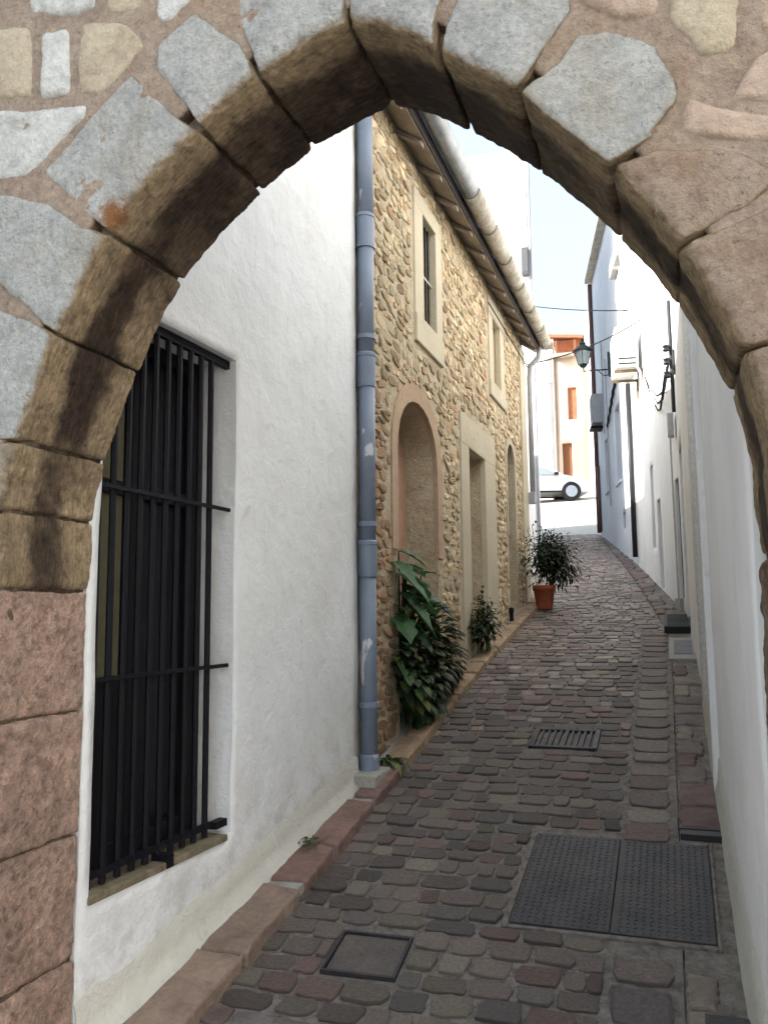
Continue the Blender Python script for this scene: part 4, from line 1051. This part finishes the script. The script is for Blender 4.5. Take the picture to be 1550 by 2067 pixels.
BIG = [(5.70, .44, (.6, .3, -.2), .22), (5.60, .36, (.7, -.4, -.4), .22), (5.85, .30, (.55, .8, -.6), .28), (5.66, .28, (.8, .2, -.5), .27),
       (5.95, .16, (.5, .9, -.5), .30), (5.70, .14, (.8, .1, -.6), .30), (5.85, .06, (.7, .5, -.6), .30), (5.62, .0, (.6, -.6, -.5), .26), (6.05, .02, (.5, .9, -.4), .28), (5.75, -.08, (.8, .1, -.5), .28), (6.2, -.1, (.6, .7, -.3), .25),
       (5.9, .36, (.4, .9, -.2), .20)]
for _ in range(18): BIG.append((random.uniform(5.55, 6.45), random.uniform(-.15, .32), (random.uniform(.3, .8), random.uniform(-.9, .9), random.uniform(-.5, .3)), random.uniform(.15, .25)))
st = MB()
for y, z, d, L in BIG:
    mb = MB(); k = random.uniform(.8, 1.5); b = (-1.86, y, z)
    leaf_mesh(mb, b, d, (.35, -.1, 1), L, L*.42, .30, (.04*k, .105*k, .038*k), 7, 1)
    mb.build('leaf', LEAFM, t, attr=True, fix=False)
    st.tube([(-1.92, 6.1, -.6), (-1.92, (y+6.1)/2, z*.5-.25), b], [.012, .009, .005], 5)
st.build('stems', STEMM, t)
mb = MB()
for i in range(760):
    while True:
        q = Vector((random.uniform(-1, 1), random.uniform(-1, 1), random.uniform(-1, 1)))
        if .25 < q.length < 1: break
    p = Vector((-1.79+q.x*.17, 6.13+q.y*.72, -.37+q.z*.36+.10*math.sin(q.y*4)))
    if p.z < G(p.y)+.07 or p.x < -2.05: continue
    if p.x < -1.84 and not 5.72 < p.y < 6.7: p.x = -1.80
    d = Vector((q.x*.6+.5, q.y, q.z*.8-.2))
    leaf_mesh(mb, p, d, (.2, 0, 1), random.uniform(.06, .115), random.uniform(.024, .042), .35, green(.55 if random.random() < .75 else 1.2), 3)
mb.build('foliage', LEAFM, t, attr=True, fix=False)
def bush(name, label, c, rad, n, ls, dark, parent=None, stems=5, zbase=None):
    t = parent or thing(name, label, 'plant', (c[0], c[1], zbase))
    mb = MB(); clumps = [Vector((random.uniform(-1, 1), random.uniform(-1, 1), random.uniform(-1, 1)))*.62 for _ in range(16)]
    for i in range(n):
        cl = random.choice(clumps); q = cl+Vector((random.gauss(0, .30), random.gauss(0, .30), random.gauss(0, .30)))
        p = Vector((c[0]+q.x*rad[0], c[1]+q.y*rad[1], c[2]+q.z*rad[2]))
        d = Vector((q.x+random.gauss(0, .5), q.y+random.gauss(0, .5), q.z*.6+random.gauss(0, .4)+.1))
        if d.length < .01: continue
        leaf_mesh(mb, p, d, (0, .1, 1), ls*random.uniform(.6, 1.3), ls*random.uniform(.16, .26), .5, green(dark*(.6 if random.random() < .6 else 1.3)), 3)
    mb.build('foliage', LEAFM, t, attr=True, fix=False)
    st = MB()
    for k in range(stems):
        cl = clumps[k]; e = Vector((c[0]+cl.x*rad[0], c[1]+cl.y*rad[1], c[2]+cl.z*rad[2]))
        st.tube([(c[0], c[1], zbase), ((c[0]+e.x)/2, (c[1]+e.y)/2, zbase+(e.z-zbase)*.6), e], [.010, .007, .003], 5)
    st.build('stems', STEMM, t)
    return t
bush('bush', 'small dark green bush growing at the foot of the plastered door', (-1.72, 7.95, -.08), (.10, .30, .22), 420, .075, .6, None, 5, G(7.95)+.07)
pp = thing('potted_plant', 'bushy evergreen in a round terracotta pot standing on the lane', 'potted plant', (-1.57, 10.67, G(10.67)))
g0 = G(10.67)+.005
MB().lathe((-1.57, 10.67, g0), [(.095, 0), (.10, .01), (.128, .235), (.142, .24), (.145, .30), (.132, .305), (.125, .29), (.12, .27)], 28).build('pot', TERRA, pp, smooth=True)
MB().lathe((-1.57, 10.67, g0), [(.118, .262), (.118, .272)], 20).build('soil', SOIL, pp)
bush('', '', (-1.48, 10.68, g0+.66), (.29, .28, .31), 2400, .058, .5, pp, 9, g0+.27)
mb = MB()
for k in range(3):
    a = Vector((-1.66-.04*k, 10.62, g0+.85)); e = a+Vector((-.03-.02*k, 0, .22-.06*k))
    mb.tube([a, e], .004, 5)
mb.build('twigs', STEMM, pp)
def weed(label, c, n, L, dark=1):
    t = thing('weed', label, 'plant', c); mb = MB()
    for k in range(n):
        a = random.uniform(0, 6.28); d = Vector((math.cos(a), math.sin(a), random.uniform(.3, 1.4)))
        leaf_mesh(mb, Vector(c)+Vector((random.uniform(-.03, .03), random.uniform(-.05, .05), 0)), d, (0, 0, 1) if abs(d.z) < 1 else (1, 0, .2), L*random.uniform(.6, 1.2), L*.13, .8, green(dark), 3)
    mb.build('leaves', LEAFM, t, attr=True, fix=False)
weed('small green weed at the foot of the drainpipe', (-1.74, 5.12, G(5.12)+.07), 26, .14, 1.3)
weed('tiny dry weed at the foot of the white wall', (-1.80, 3.98, G(3.98)+.09), 14, .07, .9)
bo = thing('bollard_stub', 'short black iron boot post by the far end of the stone wall', 'post', (-1.78, 9.55, G(9.55)+.06))
MB().lathe((-1.78, 9.55, G(9.55)+.05), [(.025, 0), (.025, .11), (.032, .12), (.028, .16), (.01, .17)], 12).build('post', IRON, bo)

# ------------------------------------------------------------------ plaza end: houses and a parked car
def house(label, x0, x1, y0, z0, z1, mat, depth=6, eave=True):
    h = thing('house', label, 'house', ((x0+x1)/2, y0+depth/2, z0))
    return h
hA = thing('house', 'white house with a cream doorway across the plaza', 'house', (-8, 40, 5))
wall('wall', (-12, 38), (-4.80, 38), 4.2, 12.1, WHITE2, hA, [(5.95, 6.28, 5.4, 7.35, .2), (4.0, 4.9, 8.4, 9.8, .2)], .4, .6, .0, 1)
prism('body', [(-12, 38.42), (-4.80, 38.42), (-4.80, 46), (-12, 46)], 4.2, 12.05, WHITE2, hA)
MB().box(-6.04, -5.73, 38.15, 38.199, 5.4, 7.34).build('door', YELLOW, hA)
MB().box(-7.99, -7.11, 38.15, 38.199, 8.41, 9.79).build('window', BLUEDOOR, hA)
MB().box(-12, -4.82, 37.92, 38.0, 10.42, 10.52).build('string_course', WHITE2, hA)
MB().tube([(-4.83, 37.95, 5.3), (-4.83, 37.95, 12)], .06, 8).build('downpipe', M('pale_brown_pipe', (.33, .27, .24), 6, .6, .05, 40), hA)
hB = thing('house', 'narrow cream and orange house with a brown door across the plaza', 'house', (-4.1, 40, 5))
wall('wall', (-4.79, 38), (-3.36, 38), 4.2, 11.5, YELLOW, hB, [(.22, .66, 5.0, 7.55, .22), (.55, .95, 8.6, 10.1, .15)], .4, .4, .0, 1)
prism('body', [(-4.79, 38.42), (-3.36, 38.42), (-3.36, 46), (-4.79, 46)], 4.2, 11.45, YELLOW, hB)
MB().box(-4.568, -4.132, 38.16, 38.219, 5.0, 7.548).build('door', BROWND, hB)
MB().box(-4.10, -3.60, 37.98, 38.0, 5.0, 7.7).build('door_surround', ORANGE, hB)
MB().box(-4.238, -3.842, 38.1, 38.149, 8.6, 10.1).build('window', AWN, hB)
MB().box(-4.85, -3.9, 37.6, 38.0, 11.50, 11.62).build('cornice', CLAY, hB)
hC = thing('house', 'pale yellow house at the right side of the plaza end', 'house', (-2, 40, 5))
wall('wall', (-3.35, 37.5), (3, 37.5), 4.2, 13.4, WHITE2, hC, [], .4, .6, .0, 1)
prism('body', [(-3.35, 37.92), (3, 37.92), (3, 46), (-3.35, 46)], 4.2, 13.35, YELLOW, hC)
hD = thing('rooftop_loggia', 'orange tiled rooftop terrace above the cream house', 'roof terrace', (-5, 42, 12))
prism('wall', [(-5.9, 41), (-3.9, 41), (-3.9, 45), (-5.9, 45)], 12.06, 13.3, AWN, hD)
mb = MB(); mb.add([(-6.1, 40.4, 13.45), (-3.7, 40.4, 13.15), (-3.7, 45.4, 14.2), (-6.1, 45.4, 14.5), (-6.1, 40.4, 13.6), (-3.7, 40.4, 13.3), (-3.7, 45.4, 14.35), (-6.1, 45.4, 14.65)],
       [(0, 3, 2, 1), (4, 5, 6, 7), (0, 1, 5, 4), (1, 2, 6, 5), (2, 3, 7, 6), (3, 0, 4, 7)]); mb.build('roof', AWN, hD)
for x in (-5.85, -5.0, -4.1): MB().box(x-.06, x+.06, 40.5, 40.62, 12.06, 13.16).build('post', BROWND, hD)

car = thing('parked_car', 'white hatchback parked across the plaza, seen from the side', 'car', (-5.15, 33.8, G(33.8)-.01), None, R(19))
prof = [(-1.95, .35), (-1.97, .75), (-1.85, .95), (-1.55, 1.38), (-1.2, 1.46), (-.2, 1.47), (.35, 1.32), (.95, .98), (1.55, .86), (1.92, .70), (1.98, .45), (1.95, .28)]
mb = MB(); n = len(prof); vs = []
for yy, k in ((-.82, .0), (-.86, 1), (.86, 1), (.82, 0)):
    for x, z in prof:
        tw = max(0, z-.9)*.28 if k else max(0, z-.9)*.28
        vs.append((x*(.985 if k == 0 else 1), (yy-tw if yy > 0 else yy+tw), .3+(z-.3)*(.99 if k == 0 else 1)))
fs = [tuple(range(n)), tuple(range(3*n, 4*n))[::-1]]
for r_ in range(3):
    for k in range(n): fs.append((r_*n+k, r_*n+(k+1) % n, (r_+1)*n+(k+1) % n, (r_+1)*n+k))
mb.add(vs, fs); mb.build('body', CARW, car, local=True, bevel=.03)
for sgn in (-1, 1):
    y0 = .862
    def sidep(pts, name, mat, th=.012):
        g = MB(); q = []
        for x, z in pts: q.append((x, sgn*(y0-max(0, z-.9)*.28-.004), z))
        for x, z in pts: q.append((x, sgn*(y0-max(0, z-.9)*.28+th), z))
        m_ = len(pts); g.add(q, [tuple(range(m_)), tuple(range(m_, 2*m_))[::-1]]+[(i, i+m_, (i+1) % m_+m_, (i+1) % m_) for i in range(m_)]); return g.build(name, mat, car, local=True)
    sidep([(-1.5, .98), (-1.3, 1.34), (-.55, 1.37), (-.55, .98)], 'side_window', CARG)
    sidep([(-.48, .98), (-.48, 1.37), (-.15, 1.36), (.3, 1.22), (.72, .98)], 'side_window', CARG)
    MB().box(.55, .72, sgn*.86, sgn*1.02, .94, 1.06).build('wing_mirror', BLACKPL, car, local=True, bevel=.02)
    MB().box(-1.2, 1.0, sgn*.845, sgn*.872, .26, .34).build('sill_trim', BLACKPL, car, local=True)
    MB().box(1.80, 1.93, sgn*.5, sgn*.80, .60, .72).build('headlight', GREYPL, car, local=True, bevel=.01)
    for wx in (-1.22, 1.22):
        wheel = MB(); wheel.tube([(wx, sgn*.68, .31), (wx, sgn*.875, .31)], .375, 24); wheel.build('wheel_arch', BLACKPL, car, local=True)
        wl = MB().tube([(wx, sgn*.70, .31), (wx, sgn*.89, .31)], .31, 24).build('wheel', RUBBER, car, local=True)
        MB().tube([(wx, sgn*.86, .31), (wx, sgn*.897, .31)], .23, 20).build('rim', ALLOY, wl, local=True)

# ------------------------------------------------------------------ unseen houses added behind the photographer to steer the light
nb = thing('sun_blocker_house', 'plain white house added out of view left of the arch to block the sun', 'house', (-5.5, -3, -1.9))  # added out of view to keep direct sun off the arch face
wall('wall', (-5.2, -8), (-5.2, 2.0), -2.0, 6.2, WHITE2, nb, [(2, 2.9, .5, 1.9, .2), (6, 6.9, .5, 1.9, .2)], .3, .3, .006, 1)
prism('body', [(-5.52, -8), (-5.52, 2.0), (-11, 2.0), (-11, -8)], -2.0, 6.15, WHITE2, nb)
for y in (-6, -2): MB().box(-5.44, -5.402, y+.001, y+.899, .501, 1.899).build('window', DARKWOOD, nb)

sb = thing('light_bounce_house', 'broad white house added out of view behind the photographer to bounce sunlight', 'house', (9, -6, -1.9))  # added out of view; its sunlit wall throws light back onto the arch
wall('wall', (5.5, -14), (5.5, 1.5), -2.0, 7.0, WHITE2, sb, [(3, 4, .2, 1.8, .2), (7, 8, .2, 1.8, .2), (11, 12, -2, .6, .2)], .3, .4, .006, -1)
prism('body', [(5.82, -14), (5.82, 1.5), (12, 1.5), (12, -14)], -2.0, 6.95, WHITE2, sb)
for y in (-11, -7): MB().box(5.66, 5.698, y+.001, y+.999, .201, 1.799).build('window', DARKWOOD, sb)
MB().box(5.66, 5.698, -2.999, -2.001, -2.0, .599).build('door', BROWND, sb)
